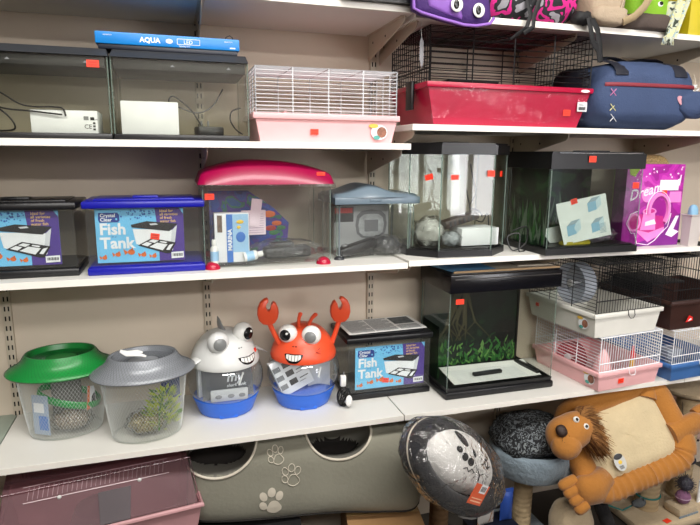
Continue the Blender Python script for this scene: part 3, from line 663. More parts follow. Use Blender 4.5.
# magenta toy carton
MAG = patches('carton_magenta', [(0, (150, 26, 136)), (0.45, (178, 40, 160)), (0.56, (196, 62, 176)), (0.68, (170, 30, 150))], 12, 0.3, bump=0)
pk = thing('toy_carton', 'magenta carton with pink cage picture and curly white lettering', 'carton', (1.553, 1.685, ZMR + 0.001), 0.0)
PINKL = mat('print_pink_light', (232, 130, 200), 0.35); PINKD = mat('print_pink_dark', (190, 40, 130), 0.35); VIO = mat('print_violet', (120, 30, 130), 0.35); PWH = mat('print_white', (240, 222, 238), 0.4)
b = MB(); b.box(0, 0.262, 0, 0.06, 0, 0.3, MAG, 0.0015)
rnd = random.Random(11)
for i in range(26): b.disc(0.01 + rnd.random() * 0.242, 0.245 + rnd.random() * 0.045, -0.0005, 0.002 + rnd.random() * 0.003, 0.002 + rnd.random() * 0.003, PWH if i % 3 else PINKL, 6)
b.prism([(0.005, 0.29), (0.06, 0.29), (0.035, 0.255), (0.014, 0.262)], -0.0008, -0.0003, mat('print_lime', (150, 170, 60), 0.4))
def outline(pts, r, m, y=-0.0012, closed=True): b.tube([(p[0], y, p[1]) for p in pts], r, m, 5, closed=closed, up=(0, 1, 0), flat=1)
b.prism([(0.03, 0.0), (0.262, 0.0), (0.262, 0.12), (0.2, 0.09), (0.16, 0.03), (0.1, 0.02)], -0.0006, -0.0002, VIO)
b.prism([(0.05, 0.065), (0.12, 0.045), (0.19, 0.07), (0.18, 0.11), (0.07, 0.12)], -0.001, -0.0004, PINKD)
b.prism([(0.05, 0.065), (0.12, 0.015), (0.19, 0.05), (0.19, 0.07), (0.12, 0.05)], -0.0012, -0.0006, PINKL)
b.disc(0.05, 0.09, -0.0014, 0.03, 0.034, PINKL); b.disc(0.05, 0.09, -0.0018, 0.022, 0.026, PINKD)
b.prism([(0.08, 0.06), (0.15, 0.06), (0.14, 0.13), (0.09, 0.13)], -0.0016, -0.001, PINKL)
b.disc(0.115, 0.128, -0.002, 0.032, 0.014, PINKL); b.disc(0.115, 0.13, -0.0024, 0.024, 0.008, PINKD)
b.prism([(0.1, 0.075), (0.15, 0.082), (0.14, 0.1), (0.1, 0.09)], -0.0022, -0.0016, PWH)
arcp = [(0.155 + 0.045 * math.cos(a), 0.13 + 0.06 * math.sin(a)) for a in [PI * (-0.25 + 1.3 * k / 16) for k in range(17)]]
outline(arcp, 0.008, PINKL, -0.002, False); outline([(0.155 + 0.055 * math.cos(a), 0.13 + 0.072 * math.sin(a)) for a in [PI * (-0.25 + 1.3 * k / 16) for k in range(17)]], 0.0016, PWH, -0.002, False)
outline([(0.06, 0.13), (0.03, 0.12), (0.015, 0.085), (0.04, 0.05), (0.055, 0.05), (0.07, 0.012), (0.12, 0.004), (0.15, 0.02), (0.18, 0.05), (0.205, 0.07), (0.215, 0.12)], 0.0016, PWH, -0.002, False)
b.disc(0.1, 0.19, -0.0008, 0.026, 0.028, PINKL); b.box(0.2, 0.255, -0.0008, -0.0003, 0.16, 0.2, PINKL)
b.prism([(0.2, 0.04), (0.24, 0.11), (0.255, 0.11), (0.235, 0.06), (0.262, 0.05), (0.23, 0.03)], -0.0012, -0.0006, PWH)
b.text('Dreamland', 0.052, 0.0, 0.0, -0.0012, PWH, 0.0008, 0.35, M=T(0.02, 0, 0.168) @ R('Y', -14))
b.box(0.15, 0.238, -0.0018, -0.0013, 0.205, 0.243, WHITE_CARD)
b.build('carton_body', pk); sticker(pk, 0.175, 0.2, -0.0019, 0.022, 0.012)
gb = thing('bedding_bag', 'golden beige bag of litter behind the magenta carton at right end', 'bag', (1.785, 1.86, ZMR + 0.0005))
b = MB(); b.ell((0, 0, 0.168), (0.082, 0.085, 0.168), mat('litter_gold', (186, 158, 108), 0.4, var=0.35, scale=160, bump=0.6, bscale=120), 30, 16, e=0.45); b.build('bag_body', gb, 60)
wb = thing('storage_bin', 'pale grey white plastic bin at right end beside the magenta carton', 'bin', (1.825, 1.645, ZMR + 0.0005))
b = MB(); b.tray((0.0, 0.045, 0.0, 0.035), (-0.006, 0.047, -0.008, 0.036), 0, 0.115, 0.003, mat('bin_pale', (196, 188, 184), 0.4)); b.build('bin_body', wb)
b = MB(); b.tube([(-0.007, -0.009, 0.115), (0.048, -0.009, 0.115), (0.048, 0.037, 0.115), (-0.007, 0.037, 0.115)], 0.003, MATS['bin_pale'], 6, True); b.build('rim', wb)
bl = thing('blue_pouch', 'light blue pouch lying in the pale bin at right end', 'pouch', (1.846, 1.659, ZMR + 0.085))
MB().ell((0, 0, 0.035), (0.018, 0.014, 0.034), mat('pouch_blue', (130, 176, 206), 0.5, bump=0.2), 20, 12, e=0.8).build('pouch_body', bl)
# ------------------------------------------------------------------ cages
def cage(label, loc, W, D, zb, H, mbase, mbar, rz=0, front='h', side='h', inset=0.025, group=None, pitch=0.011, nv=4, r=0.0011, top=True, base_label=None, clip=None, name='wire_cage', shadow=0):
    t = thing(name, label, 'cage', loc, rz, group)
    b = MB(); b.tray((inset, W - inset, inset * 0.7, D - inset), (0.004, W - 0.004, 0.004, D - 0.004), 0, zb - 0.012, 0.003, mbase)
    b.build('base_tray', t, 20)
    b = MB(); q = 0.0
    for (x0, x1, y0, y1) in ((-0.004, W + 0.004, -0.004, 0.008), (-0.004, W + 0.004, D - 0.008, D + 0.004), (-0.004, 0.008, 0.008, D - 0.008), (W - 0.008, W + 0.004, 0.008, D - 0.008)):
        b.box(x0, x1, y0, y1, zb - 0.014, zb + 0.003, mbase, 0.003)
    b.build('tray_rim', t)
    def face(name, P, ux, L, mode):
        """grille on a face starting at P running along ux for L"""
        b = MB(); P = Vector(P); ux = Vector(ux)
        if mode == 'h':
            n = max(2, int((H - zb) / pitch))
            for i in range(n + 1):
                z = zb + (H - zb) * i / n; b.bar(P + Vector((0, 0, z)), P + ux * L + Vector((0, 0, z)), r, mbar)
            for i in range(nv):
                p = P + ux * L * i / (nv - 1); b.bar(p + Vector((0, 0, zb)), p + Vector((0, 0, H)), r * 1.7, mbar)
        else:
            n = int(L / pitch)
            for i in range(n + 1):
                p = P + ux * L * i / n; b.bar(p + Vector((0, 0, zb)), p + Vector((0, 0, H)), r, mbar)
            for z in (zb + 0.003, zb + (H - zb) * 0.26, H): b.bar(P + Vector((0, 0, z)), P + ux * L + Vector((0, 0, z)), r * 1.7, mbar)
        return b.build(name, t, 0)
    e = 0.006
    face('front_grille', (e, e, 0), (1, 0, 0), W - 2 * e, front); face('back_grille', (e, D - e, 0), (1, 0, 0), W - 2 * e, front)
    face('left_grille', (e, e, 0), (0, 1, 0), D - 2 * e, side); face('right_grille', (W - e, e, 0), (0, 1, 0), D - 2 * e, side)
    if top:
        b = MB(); n = int((D - 2 * e) / pitch)
        for i in range(n + 1):
            y = e + (D - 2 * e) * i / n; b.bar((e, y, H), (W - e, y, H), r, mbar)
        for i in range(nv):
            x = e + (W - 2 * e) * i / (nv - 1); b.bar((x, e, H), (x, D - e, H), r * 1.7, mbar)
        b.build('top_grille', t, 0)
    return t
PINKP = mat('soft_pink_plastic', (234, 180, 182), 0.4, var=0.03); WW = mat('white_wire', (226, 228, 232), 0.35); BW = mat('black_wire', (20, 20, 22), 0.4); REDP = mat('raspberry_plastic', (172, 14, 56), 0.28, var=0.05)
BROWNP = mat('dark_brown_plastic', (52, 28, 22), 0.45); BLUEC = mat('denim_blue_plastic', (64, 108, 168), 0.4); WHP = mat('cage_white_plastic', (214, 212, 204), 0.4, var=0.03)
def round_label(parent, x, z, y, s=0.02, M=None, flip=1):
    b = MB(M); b.disc(x, z, y - 0.0005, s, s * 0.85, WHITE_CARD, 20); b.ell((x + 0.008 * flip, y - 0.0008, z), (s * 0.6, 0.0006, s * 0.62), mat('print_hamster_brown', (140, 92, 72), 0.6, var=0.4, scale=90), 16, 6)
    b.disc(x - 0.008, z - s * 0.6, y - 0.001, s * 0.4, s * 0.25, mat('print_teal', (80, 160, 150), 0.5), 12); b.disc(x - s * 0.7, z + s * 0.7, y - 0.001, s * 0.6, s * 0.25, mat('print_ochre', (220, 180, 70), 0.5), 12)
    return b.build('round_label', parent, 0)
# pink cage, upper shelf
c = cage('pink-based hamster cage with white horizontal bars beside black-hooded aquariums', (0.226, 1.662, ZT + 0.0005), 0.436, 0.25, 0.078, 0.208, PINKP, WW, inset=0.018, pitch=0.0105, nv=5)
sticker(c, 0.175, 0.03, 0.004, 0.024, 0.016); round_label(c, 0.375, 0.032, 0.003, 0.026)
hs = thing('hamster_house', 'small pale pink hideaway standing inside the pink-based cage with white bars', 'hideaway', (0.33, 1.74, ZT + 0.004))
b = MB(); b.prism([(-0.03, 0), (0.03, 0), (0.03, 0.06), (0.0, 0.09), (-0.03, 0.06)], 0, 0.06, PINKP); b.ell((0, -0.001, 0.025), (0.014, 0.003, 0.018), mat('hole_dark', (70, 40, 40), 0.8), 16, 8); b.build('house_body', hs)
# red-based black wire cage
W = 0.6
c = cage('large black wire cage with raspberry red tray below the purple bag', (0.755, 1.662, ZTR + 0.0005), W, 0.325, 0.127, 0.292, REDP, BW, front='h', side='v', inset=0.035, pitch=0.018, nv=5, r=0.0015)
b = MB()
for i in range(8): z = 0.14 + i * 0.02; b.bar((0.006, 0.006, z), (0.006, 0.319, z), 0.0014, BW)
b.build('left_mesh', c, 0); b = MB()
for i in range(8): z = 0.14 + i * 0.02; b.bar((W - 0.006, 0.006, z), (W - 0.006, 0.319, z), 0.0014, BW)
b.build('right_mesh', c, 0)
b = MB(); b.box(-0.016, -0.004, 0.09, 0.14, 0.05, 0.14, BLACK, 0.004); b.build('side_clip', c)
b = MB(); b.box(0.14, 0.33, 0.14, 0.3, 0.15, 0.158, BLACKM, 0.003); b.build('platform', c)
b = MB(); b.box(0.335, 0.36, 0.17, 0.2, 0.128, 0.15, BLACKM); b.build('platform_post', c)
sticker(c, W - 0.085, 0.05, 0.012, 0.028, 0.02)
b = MB(); b.box(W - 0.05, W - 0.012, 0.005, 0.0065, 0.055, 0.086, WHITE_CARD, 0.0005); b.text('SMALL', 0.007, W - 0.044, 0.074, 0.0045, CK)
for i in range(11): b.box(W - 0.045 + i * 0.0025, W - 0.0437 + i * 0.0025 + 0.0006 * (i % 3), 0.0042, 0.0046, 0.06, 0.07, CK)
b.build('barcode_label', c, 0)
b = MB(); b.ell((W - 0.03, -0.0042, 0.12), (0.018, 0.0008, 0.005), WHITE, 16, 6); b.build('emblem', c, 0)
# film stretched over the red tray
b = MB(); b.grid(lambda u, v: (0.02 + u * (W - 0.04), 0.0 + 0.018 * (1 - v) - 0.005 + 0.003 * math.sin(9 * u + 4 * v), 0.02 + 0.09 * v + 0.006 * math.sin(7 * u)), 40, 8, glass('thin_wrap', (252, 252, 252), 1.1, rough=0.05, bump=0.5, bscale=18)); b.build('wrap_film', c, 60)
tg = thing('swing_tag', 'clear plastic tag hanging on a thread from the top shelf before the black cage', 'tag', (0.722, 1.645, 1.795))
b = MB(); b.prism([(0, 0.05), (0.009, 0.035), (0.01, -0.02), (0.004, -0.04), (-0.006, -0.015), (-0.006, 0.035)], -0.0006, 0.0006, glass('tag_clear', (220, 220, 222), 1.2, milk=0.35, milkc=(200, 200, 204)), M=R('Z', 20)); b.build('tag_leaf', tg)
MB().tube([(0, 0, 0.05), (-0.003, 0, 0.08), (0.004, 0.004, 0.0985)], 0.0006, WHITE, 5).build('thread', tg)

# hamster cages bottom right
yF = 1.602
c = cage('pink-based hamster cage with white upright front bars, under the white-based cage', (1.437, yF, ZB + 0.0005), 0.31, 0.355, 0.072, 0.205, PINKP, WW, rz=math.radians(5), front='v', side='h', inset=0.014, pitch=0.0115, nv=4, r=0.0014)
sticker(c, 0.115, 0.03, 0.004, 0.026, 0.018); round_label(c, 0.03, 0.04, 0, 0.026, M=T(0.002, 0.0, 0) @ R('Z', -90) @ T(-0.075, 0, 0))
b = MB(); b.tube([(0.14, -0.003, 0.078), (0.14, -0.008, 0.06), (0.15, -0.009, 0.052), (0.165, -0.009, 0.052), (0.17, -0.008, 0.06), (0.17, -0.003, 0.078)], 0.0014, WW); b.build('wire_latch', c)
def at(o, x, y, z):
    a = o.rotation_euler.z; l = o.location
    return (l.x + x * math.cos(a) - y * math.sin(a), l.y + x * math.sin(a) + y * math.cos(a), l.z + z)
hs = thing('hamster_house', 'pink pointed hideaway with red edge inside the lower pink-based cage', 'hideaway', at(c, 0.075, 0.06, 0.004))
b = MB(); b.lathe([(0.04, 0), (0.034, 0.06), (0.022, 0.11), (0.008, 0.135), (0, 0.137)], PINKP, 24); b.build('house_body', hs)
b = MB(); b.torus((0, 0, 0.006), 0.04, 0.003, mat('bright_red', (196, 30, 34), 0.4)); b.build('edge_trim', hs)
bt_ = thing('drinking_bottle', 'yellow drinking bottle with red cap inside the lower pink-based cage', 'bottle', at(c, 0.19, 0.03, 0.03))
b = MB(); b.lathe([(0, 0), (0.009, 0.0), (0.01, 0.004), (0.01, 0.075), (0, 0.078)], mat('bottle_yellow', (222, 170, 40), 0.4), 16); b.build('bottle_body', bt_)
b = MB(); b.lathe([(0.011, 0.07), (0.011, 0.09), (0.005, 0.1), (0.004, 0.118), (0, 0.12)], MATS['bright_red'], 16); b.build('cap', bt_)
def part_empty(name, parent, loc):
    o = bpy.data.objects.new(name, None); COL.objects.link(o); o.parent = parent; o.location = loc; return o
wh = part_empty('running_wheel', c, (0.05, 0.19, 0.008))
def wheel(t, R_, m, mh, w=0.045):
    b = MB(); b.lathe([(R_ * 0.97, 0), (R_, 0), (R_, w), (R_ * 0.97, w), (R_ * 0.97, 0)], m, 40, M=T(0, 0, R_ + 0.004) @ R('Y', -90) @ T(0, 0, -w / 2)); 
    b.build('rim', t)
    b = MB(); b.lathe([(0, 0), (R_, 0), (R_, 0.002), (0, 0.002)], m, 40, M=T(w / 2, 0, R_ + 0.004) @ R('Y', -90)); 
    for k in range(6): a = k * PI / 3; b.bar((w / 2 + 0.001, 0, R_ + 0.004), (w / 2 + 0.001, math.cos(a) * R_, R_ + 0.004 + math.sin(a) * R_), 0.002, m)
    b.build('disc', t)
    b = MB(); b.lathe([(0, -0.004), (0.014, -0.002), (0.014, 0.008), (0, 0.01)], mh, 20, M=T(-w / 2, 0, R_ + 0.004) @ R('Y', 90)); b.build('hub', t)
    b = MB(); b.bar((-w / 2, 0, R_ + 0.004), (w / 2, 0, R_ + 0.004), 0.004, mh, 8); b.bar((w / 2 + 0.004, 0, R_), (w / 2 + 0.004, 0, 0), 0.004, mh, 6); b.build('stand', t)
wheel(wh, 0.058, glass('wheel_pink_clear', (240, 200, 205), 1.0, milk=0.15, milkc=(230, 170, 180)), WHITE)
c2 = cage('white-based hamster cage with black bars and clear wheel, stacked on the pink-based cage', (1.397, 1.60, ZB + 0.2085), 0.325, 0.365, 0.088, 0.268, WHP, BW, rz=math.radians(5), front='v', side='h', inset=0.016, pitch=0.0125, nv=4, r=0.0013)
round_label(c2, 0.03, 0.045, 0, 0.024, M=T(0.002, 0, 0) @ R('Z', -90) @ T(-0.085, 0, 0)); sticker(c2, 0.3, 0.055, 0, 0.018, 0.014, M=T(-0.001, 0, 0) @ R('Z', -90) @ T(-0.6, 0, 0))
b = MB(); b.tube([(0.15, -0.003, 0.095), (0.15, -0.008, 0.075), (0.158, -0.009, 0.065), (0.172, -0.009, 0.065), (0.18, -0.008, 0.075), (0.18, -0.003, 0.095)], 0.0014, BW); b.build('wire_latch', c2)
wh = part_empty('running_wheel', c2, (0.062, 0.17, 0.085))
wheel(wh, 0.078, glass('wheel_clear', (236, 240, 246), 1.3, milk=0.32, milkc=(222, 228, 236)), WHITE, 0.055)
c3 = cage('blue-based hamster cage with white bars at right end under the brown cage', (1.775, 1.608, ZB + 0.0005), 0.31, 0.36, 0.066, 0.2, BLUEC, WW, rz=math.radians(4), front='v', side='h', inset=0.014, pitch=0.0115, nv=4, name='wire_cage')
b = MB(); b.tube([(0.14, -0.003, 0.078), (0.14, -0.008, 0.06), (0.15, -0.009, 0.05), (0.165, -0.009, 0.05), (0.17, -0.008, 0.06), (0.17, -0.003, 0.078)], 0.0014, WW); b.build('wire_latch', c3)
tr = thing('feeding_tray', 'clear ridged feeding tray inside the blue-based cage', 'tray', at(c3, 0.06, 0.07, 0.066))
b = MB(); b.tray((0, 0.06, 0, 0.04), (-0.008, 0.068, -0.006, 0.046), 0, 0.035, 0.002, MATS['wheel_clear']); b.build('tray_body', tr)
MB().box(-0.002, 0.064, 0.008, 0.032, 0.03, 0.0325, MATS['wheel_clear']).build('ledge', tr)
MB().box(0.02, 0.03, 0.012, 0.03, -0.062, 0, MATS['wheel_clear']).build('support', tr)
c4 = cage('dark brown cage with black mesh bars stacked on the blue-based cage', (1.745, 1.612, ZB + 0.2035), 0.46, 0.36, 0.112, 0.28, BROWNP, BW, rz=math.radians(3), front='v', side='v', inset=0.02, pitch=0.0125, nv=5, r=0.0014)
b = MB()
for i in range(10): z = 0.125 + i * 0.0155; b.bar((0.006, 0.354, z), (0.454, 0.354, z), 0.001, BW); b.bar((0.006, 0.006, z), (0.006, 0.354, z), 0.001, BW)
b.build('back_mesh', c4, 0)
b = MB(); b.prism([(0.02, 0.0), (0.055, 0.004), (0.055, 0.018), (0.035, 0.026)], -0.0008, -0.0002, mat('label_red', (214, 34, 26), 0.5), M=T(0.06, 0.0, 0.03)); b.prism([(0.03, 0.004), (0.05, 0.008), (0.045, 0.016)], -0.0012, -0.0008, WHITE_CARD, M=T(0.06, 0, 0.03)); b.build('printed_label', c4, 0)
b = MB(); b.box(0.03, 0.2, 0.12, 0.32, 0.15, 0.158, BLACKM, 0.002); b.box(0.03, 0.036, 0.12, 0.32, 0.03, 0.15, BLACKM); b.build('platform', c4)

# ------------------------------------------------------------------ mesh pots
def pot(label, loc, mlid, mnet, mlidnet, base_r, top_r, h, sy, tilt, seed):
    t = thing('mesh_pot', label, 'plastic tank', loc, math.radians(tilt), 'net-wrapped oval plastic pots')
    prof = [(base_r * 0.9, 0.001), (base_r, 0.004), (base_r + (top_r - base_r) * 0.35, h * 0.3), (base_r + (top_r - base_r) * 0.75, h * 0.7), (top_r, h)]
    b = MB(); b.lathe([(0, 0.002)] + prof, glass('pot_plastic', (250, 251, 250), 1.0, milk=0.0), 48, 1, sy); b.build('pot_wall', t, 60)
    b = MB(); b.torus((0, 0, 0.004), base_r, 0.003, CLEAR, 1, sy); b.build('base_ring', t)
    L = [(top_r * 1.0, h - 0.004), (top_r * 1.2, h - 0.001), (top_r * 1.225, h + 0.003), (top_r * 1.2, h + 0.008), (top_r * 1.08, h + 0.015), (top_r * 0.95, h + 0.025), (top_r * 0.86, h + 0.037), (top_r * 0.8, h + 0.05), (top_r * 0.77, h + 0.056), (top_r * 0.73, h + 0.055), (top_r * 0.68, h + 0.04), (top_r * 0.35, h + 0.034), (0, h + 0.033)]
    # smooth the profile a little by subdividing
    b = MB(); b.lathe(L, mlid, 56, 1, sy); b.build('lid', t, 50)
    # the net: fine diamond cords over pot and lid
    k = 1.012
    S = [(p[0] * k + 0.001, p[1]) for p in prof] + [(p[0] * k + 0.0012, p[1] + 0.0008) for p in L[1:9]] + [(L[9][0] - 0.001, L[9][1] + 0.001), (L[10][0], L[10][1] + 0.002), (L[11][0], L[11][1] + 0.002)]
    ln = [0]
    for i in range(1, len(S)): ln.append(ln[-1] + math.hypot(S[i][0] - S[i - 1][0], S[i][1] - S[i - 1][1]))
    def at_s(s):
        s = max(0, min(s, ln[-1]))
        for i in range(1, len(S)):
            if s <= ln[i] + 1e-9:
                f = (s - ln[i - 1]) / max(ln[i] - ln[i - 1], 1e-9); return S[i - 1][0] + (S[i][0] - S[i - 1][0]) * f, S[i - 1][1] + (S[i][1] - S[i - 1][1]) * f
        return S[-1]
    N = 76; nr = int(ln[-1] / 0.0078); b = MB(); hs_ = ln[len(prof) - 1]
    def P(i, j):
        r, z = at_s(ln[-1] * j / nr); a = 2 * PI * (i + 0.5 * (j % 2)) / N
        return Vector((r * math.cos(a), r * math.sin(a) * sy, z))
    for j in range(nr):
        mm = mnet if ln[-1] * (j + 0.5) / nr < hs_ else mlidnet
        for i in range(N):
            p = P(i, j); o = 0 if j % 2 == 0 else 1
            b.bar(p, P(i + o, j + 1), 0.0003, mm, 3); b.bar(p, P(i + o - 1, j + 1), 0.00034, mm, 3)
    b.build('net', t, 0)
    return t
GRN = mat('leaf_green_plastic', (18, 138, 58), 0.3); SIL = mat('silver_grey_plastic', (140, 144, 150), 0.3, metal=0.1)
NETW = mat('net_white', (206, 210, 208), 0.5); NETD = mat('net_dark', (14, 70, 32), 0.5); NETG = mat('net_grey', (70, 74, 80), 0.5)
PX, PY_ = -0.353, 1.84
gp = pot('net-wrapped oval plastic pot with green lid at left end of lower shelf', (PX, PY_, ZB + 0.0005), GRN, NETW, NETD, 0.1, 0.124, 0.198, 0.78, 4, 1)
QX, QY = -0.113, 1.748
sp = pot('net-wrapped oval plastic pot with silver grey lid beside the shark-shaped tank', (QX, QY, ZB + 0.0005), SIL, NETW, NETG, 0.098, 0.122, 0.198, 0.78, 6, 2)
gravel = mat('gravel_brown', (128, 116, 98), 0.8, var=0.6, scale=120, bump=0.8, bscale=150)
bag('gravel_bag', (PX + 0.02, PY_ - 0.025, ZB + 0.04), (0.06, 0.035, 0.036), 'bag of brown gravel at bottom of the green-lidded pot', gravel, 3)
cdx = thing('instruction_card', 'white and blue card standing left inside the green-lidded pot', 'card', (PX - 0.083, PY_ - 0.035, ZB + 0.012), -0.5)
b = MB(); b.box(0, 0.055, 0, 0.001, 0, 0.125, mat('card_blue_grey', (150, 166, 190), 0.6)); b.box(0.006, 0.04, -0.0008, -0.0002, 0.07, 0.1, WHITE_CARD); b.box(0.02, 0.05, -0.0008, -0.0002, 0.015, 0.06, PBL); b.build('card_sheet', cdx)
gh = thing('spare_ring', 'green plastic ring lying slanted inside the green-lidded pot', 'ring', (PX + 0.015, PY_ - 0.005, ZB + 0.11), 0, None, (0.1, 0.3, 0))
b = MB(); b.tube([(0.088 * math.cos(2 * PI * i / 30), 0.055 * math.sin(2 * PI * i / 30), 0) for i in range(30)], 0.012, GRN, 8, True, flat=0.35, up=(0, 0, 1)); b.build('ring_body', gh)
dk = thing('water_pump', 'dark grey pump block standing inside the green-lidded pot', 'pump', (PX + 0.0, PY_ + 0.025, ZB + 0.012), 0.2)
b = MB(); b.box(-0.04, 0.045, -0.02, 0.02, 0, 0.17, mat('pump_greyish', (96, 96, 92), 0.5), 0.01); b.build('pump_body', dk); MB().bar((0.02, 0, 0.168), (0.02, 0, 0.186), 0.008, DG, 10).build('outlet', dk)
oc = thing('info_card', 'orange and white card at right inside the green-lidded pot', 'card', (PX + 0.068, PY_ - 0.052, ZB + 0.075), 0.75)
b = MB(); b.prism([(0, 0), (0.035, 0.008), (0.03, 0.07), (0.008, 0.075)], 0, 0.001, WHITE_CARD); b.prism([(0, 0), (0.009, 0.002), (0.016, 0.075), (0.008, 0.075)], -0.0008, -0.0002, CO); b.prism([(0.016, 0.016), (0.032, 0.02), (0.03, 0.05), (0.02, 0.04)], -0.0008, -0.0002, CK); b.build('card_sheet', oc)
# plastic plants and gravel in the silver-lidded pot
lpn = thing('plastic_plant', 'yellow green plastic plant inside the silver-lidded pot', 'plant', (QX + 0.035, QY - 0.03, ZB + 0.03))
rnd = random.Random(5); L1 = mat('plant_lime', (190, 206, 44), 0.4); L2 = mat('plant_green', (92, 138, 40), 0.4)
b = MB()
for i in range(320):
    a = rnd.random() * 2 * PI; h = rnd.random() * 0.11; rr = 0.012 + rnd.random() * 0.042 * (1 - h / 0.16)
    p = Vector((math.cos(a) * rr + 0.02 * h / 0.1, math.sin(a) * rr * 0.8, h)); d = Vector((math.cos(a), math.sin(a), 0.6)) * (0.016 + rnd.random() * 0.01); s = Vector((-math.sin(a), math.cos(a), rnd.random() - 0.5)) * 0.0045
    b.add([p, p + d * 0.5 + s, p + d, p + d * 0.5 - s], [(0, 1, 2, 3)], L1 if rnd.random() < 0.65 else L2)
b.build('foliage', lpn, 0)
MB().tube([(0, 0, -0.016), (0.005, 0, 0.05), (0.02, 0, 0.11)], 0.003, L2).build('stem', lpn)
bag('gravel_bag', (QX + 0.0, QY - 0.01, ZB + 0.04), (0.06, 0.04, 0.038), 'bag of tan gravel at bottom of the silver-lidded pot', mat('gravel_tan', (150, 138, 96), 0.8, var=0.6, scale=120, bump=0.8, bscale=150), 6)
nb = thing('info_card', 'navy blue card at right inside the silver-lidded pot', 'card', (QX + 0.045, QY + 0.045, ZB + 0.09), -0.35)
b = MB(); b.box(0, 0.06, 0, 0.001, 0, 0.095, mat('card_deep_blue', (52, 66, 120), 0.5)); b.box(0.008, 0.045, -0.0008, -0.0002, 0.06, 0.07, CK); b.build('card_sheet', nb)
tie = thing('tie_strip', 'twisted white film tie on the rim of the silver lid', 'tie', (QX - 0.035, QY - 0.005, ZB + 0.246))
b = MB(); b.tube([(-0.025, -0.02, 0.03), (-0.01, -0.012, 0.018), (0.01, -0.004, 0.012), (0.03, 0.0, 0.006), (0.045, -0.01, 0.003)], [0.005, 0.009, 0.007, 0.005, 0.003], WHITE, 8, flat=0.35); b.tube([(-0.005, -0.004, 0.02), (0.02, 0.012, 0.014), (0.035, 0.01, 0.01)], [0.004, 0.005, 0.003], WHITE, 6, flat=0.4); b.build('strip', tie)
# ------------------------------------------------------------------ animal-shaped bowl tanks
BOWLB = mat('cobalt_plastic', (46, 108, 218), 0.4, var=0.03); SHK = mat('shark_grey_plastic', (206, 207, 205), 0.35, var=0.02); CRB = mat('crab_orange_plastic', (222, 80, 46), 0.35, var=0.04)
GLOBE = glass('globe_plastic', (246, 249, 250), 3.0, milk=0.05); EYEW = mat('eye_white', (228, 228, 224), 0.25); PUP = mat('pupil_black', (20, 20, 22), 0.2); PUPG = mat('pupil_grey', (120, 122, 122), 0.3); EYEG = mat('eyelid_grey', (208, 209, 208), 0.3)
DOME = [(0.111, 0.17), (0.113, 0.178), (0.110, 0.19), (0.103, 0.21), (0.092, 0.232), (0.077, 0.252), (0.058, 0.268), (0.034, 0.278), (0.0, 0.281)]
def dome_r(z):
    for (r0, z0), (r1, z1) in zip(DOME, DOME[1:]):
        if z0 <= z <= z1: return r0 + (r1 - r0) * (z - z0) / (z1 - z0)
    return 0.0
def bowl_tank(label, loc, face, md):
    t = thing('bowl_tank', label, 'plastic tank', loc, 0, 'animal-faced bowl tanks')
    b = MB()
    b.lathe([(0, 0.002), (0.084, 0.0), (0.089, 0.004), (0.098, 0.028), (0.106, 0.05), (0.109, 0.057), (0.105, 0.059), (0.1, 0.055), (0, 0.054)], BOWLB, 48, 1, 0.92); base = b.build('base', t)
    b = MB()
    b.box(-0.03, 0.03, -0.082, -0.06, 0.0, 0.014, BOWLB, 0.004); b.build('front_notch', base)
    b = MB(); b.lathe([(0.09, 0.047), (0.106, 0.06), (0.119, 0.08), (0.1255, 0.105), (0.124, 0.135), (0.116, 0.16), (0.109, 0.174)], GLOBE, 56, 1, 0.95); b.build('globe', t, 80)
    F = R('Z', face)
    b = MB(F); b.lathe(DOME, md, 56); dome = b.build('dome', t, 80)
    for sx, pm, rim in ((-1, 0, 0), (1, 1, 1)):
        pass
    return t, dome, F
def eye(t, F, x, y, z, r, mw, mp, look, name='eye'):
    b = MB(F); b.ell((x, y, z), (r, r * 0.9, r), mw, 24, 14); e = b.build(name, t, 80)
    d = Vector(look).normalized(); c = Vector((x, y, z))
    q = d.to_track_quat('Z', 'Y').to_matrix().to_4x4()
    b = MB(F @ T(c.x, c.y, c.z) @ q)
    k = 14; R0 = r * 1.015
    prof = [(R0 * math.sin(a), R0 * math.cos(a) * 0.97) for a in [0.62 * i / 5 for i in range(6)]][::-1]
    b.lathe(prof, mp, 24); o = b.build('pupil', e, 80)
    if mp is PUP:
        b = MB(F @ T(c.x, c.y, c.z) @ q); b.ell((r * 0.22, r * 0.2, R0 * 0.95), (r * 0.13, r * 0.13, r * 0.06), EYEW, 10, 6); b.build('glint', e)
    return e
def grin(t, F, a0, a1, zc, h, curve, teeth=True):
    """mouth wrapped on the dome between face angles a0..a1 (0 = straight ahead)"""
    def pt(a, z, k): r = dome_r(z) + k; return (r * math.sin(a), -r * math.cos(a), z)
    b = MB(F)
    def ln(u): return zc + curve * (2 * u - 1) ** 2
    def hh(u): return h * (1 - abs(2 * u - 1) ** 3.0) + 0.002
    b.grid(lambda u, v: pt(a0 + (a1 - a0) * u, ln(u) + (v - 0.72) * hh(u), 0.0012), 24, 4, PUP)
    m = b.build('mouth', t, 0)
    if teeth:
        b = MB(F); n = 5
        for i in range(n):
            u0, u1 = 0.1 + 0.8 * i / n + 0.012, 0.1 + 0.8 * (i + 1) / n - 0.012
            def tf(u, v, u0=u0, u1=u1):
                uu = u0 + (u1 - u0) * u; return pt(a0 + (a1 - a0) * uu, ln(uu) + (v * 0.62 - 0.44) * hh(uu), 0.0022)
            b.grid(tf, 4, 3, EYEW)
        b.build('teeth', m, 0)
def dots(t, F, a, z, dx, m=PUP):
    b = MB(F)
    for s in (-1, 1):
        aa = a + s * dx; r = dome_r(z) + 0.0008; b.ell((r * math.sin(aa), -r * math.cos(aa), z), (0.0028, 0.0015, 0.0022), m, 10, 6)
    b.build('nostrils', t)
SX, SY = 0.136, 1.85
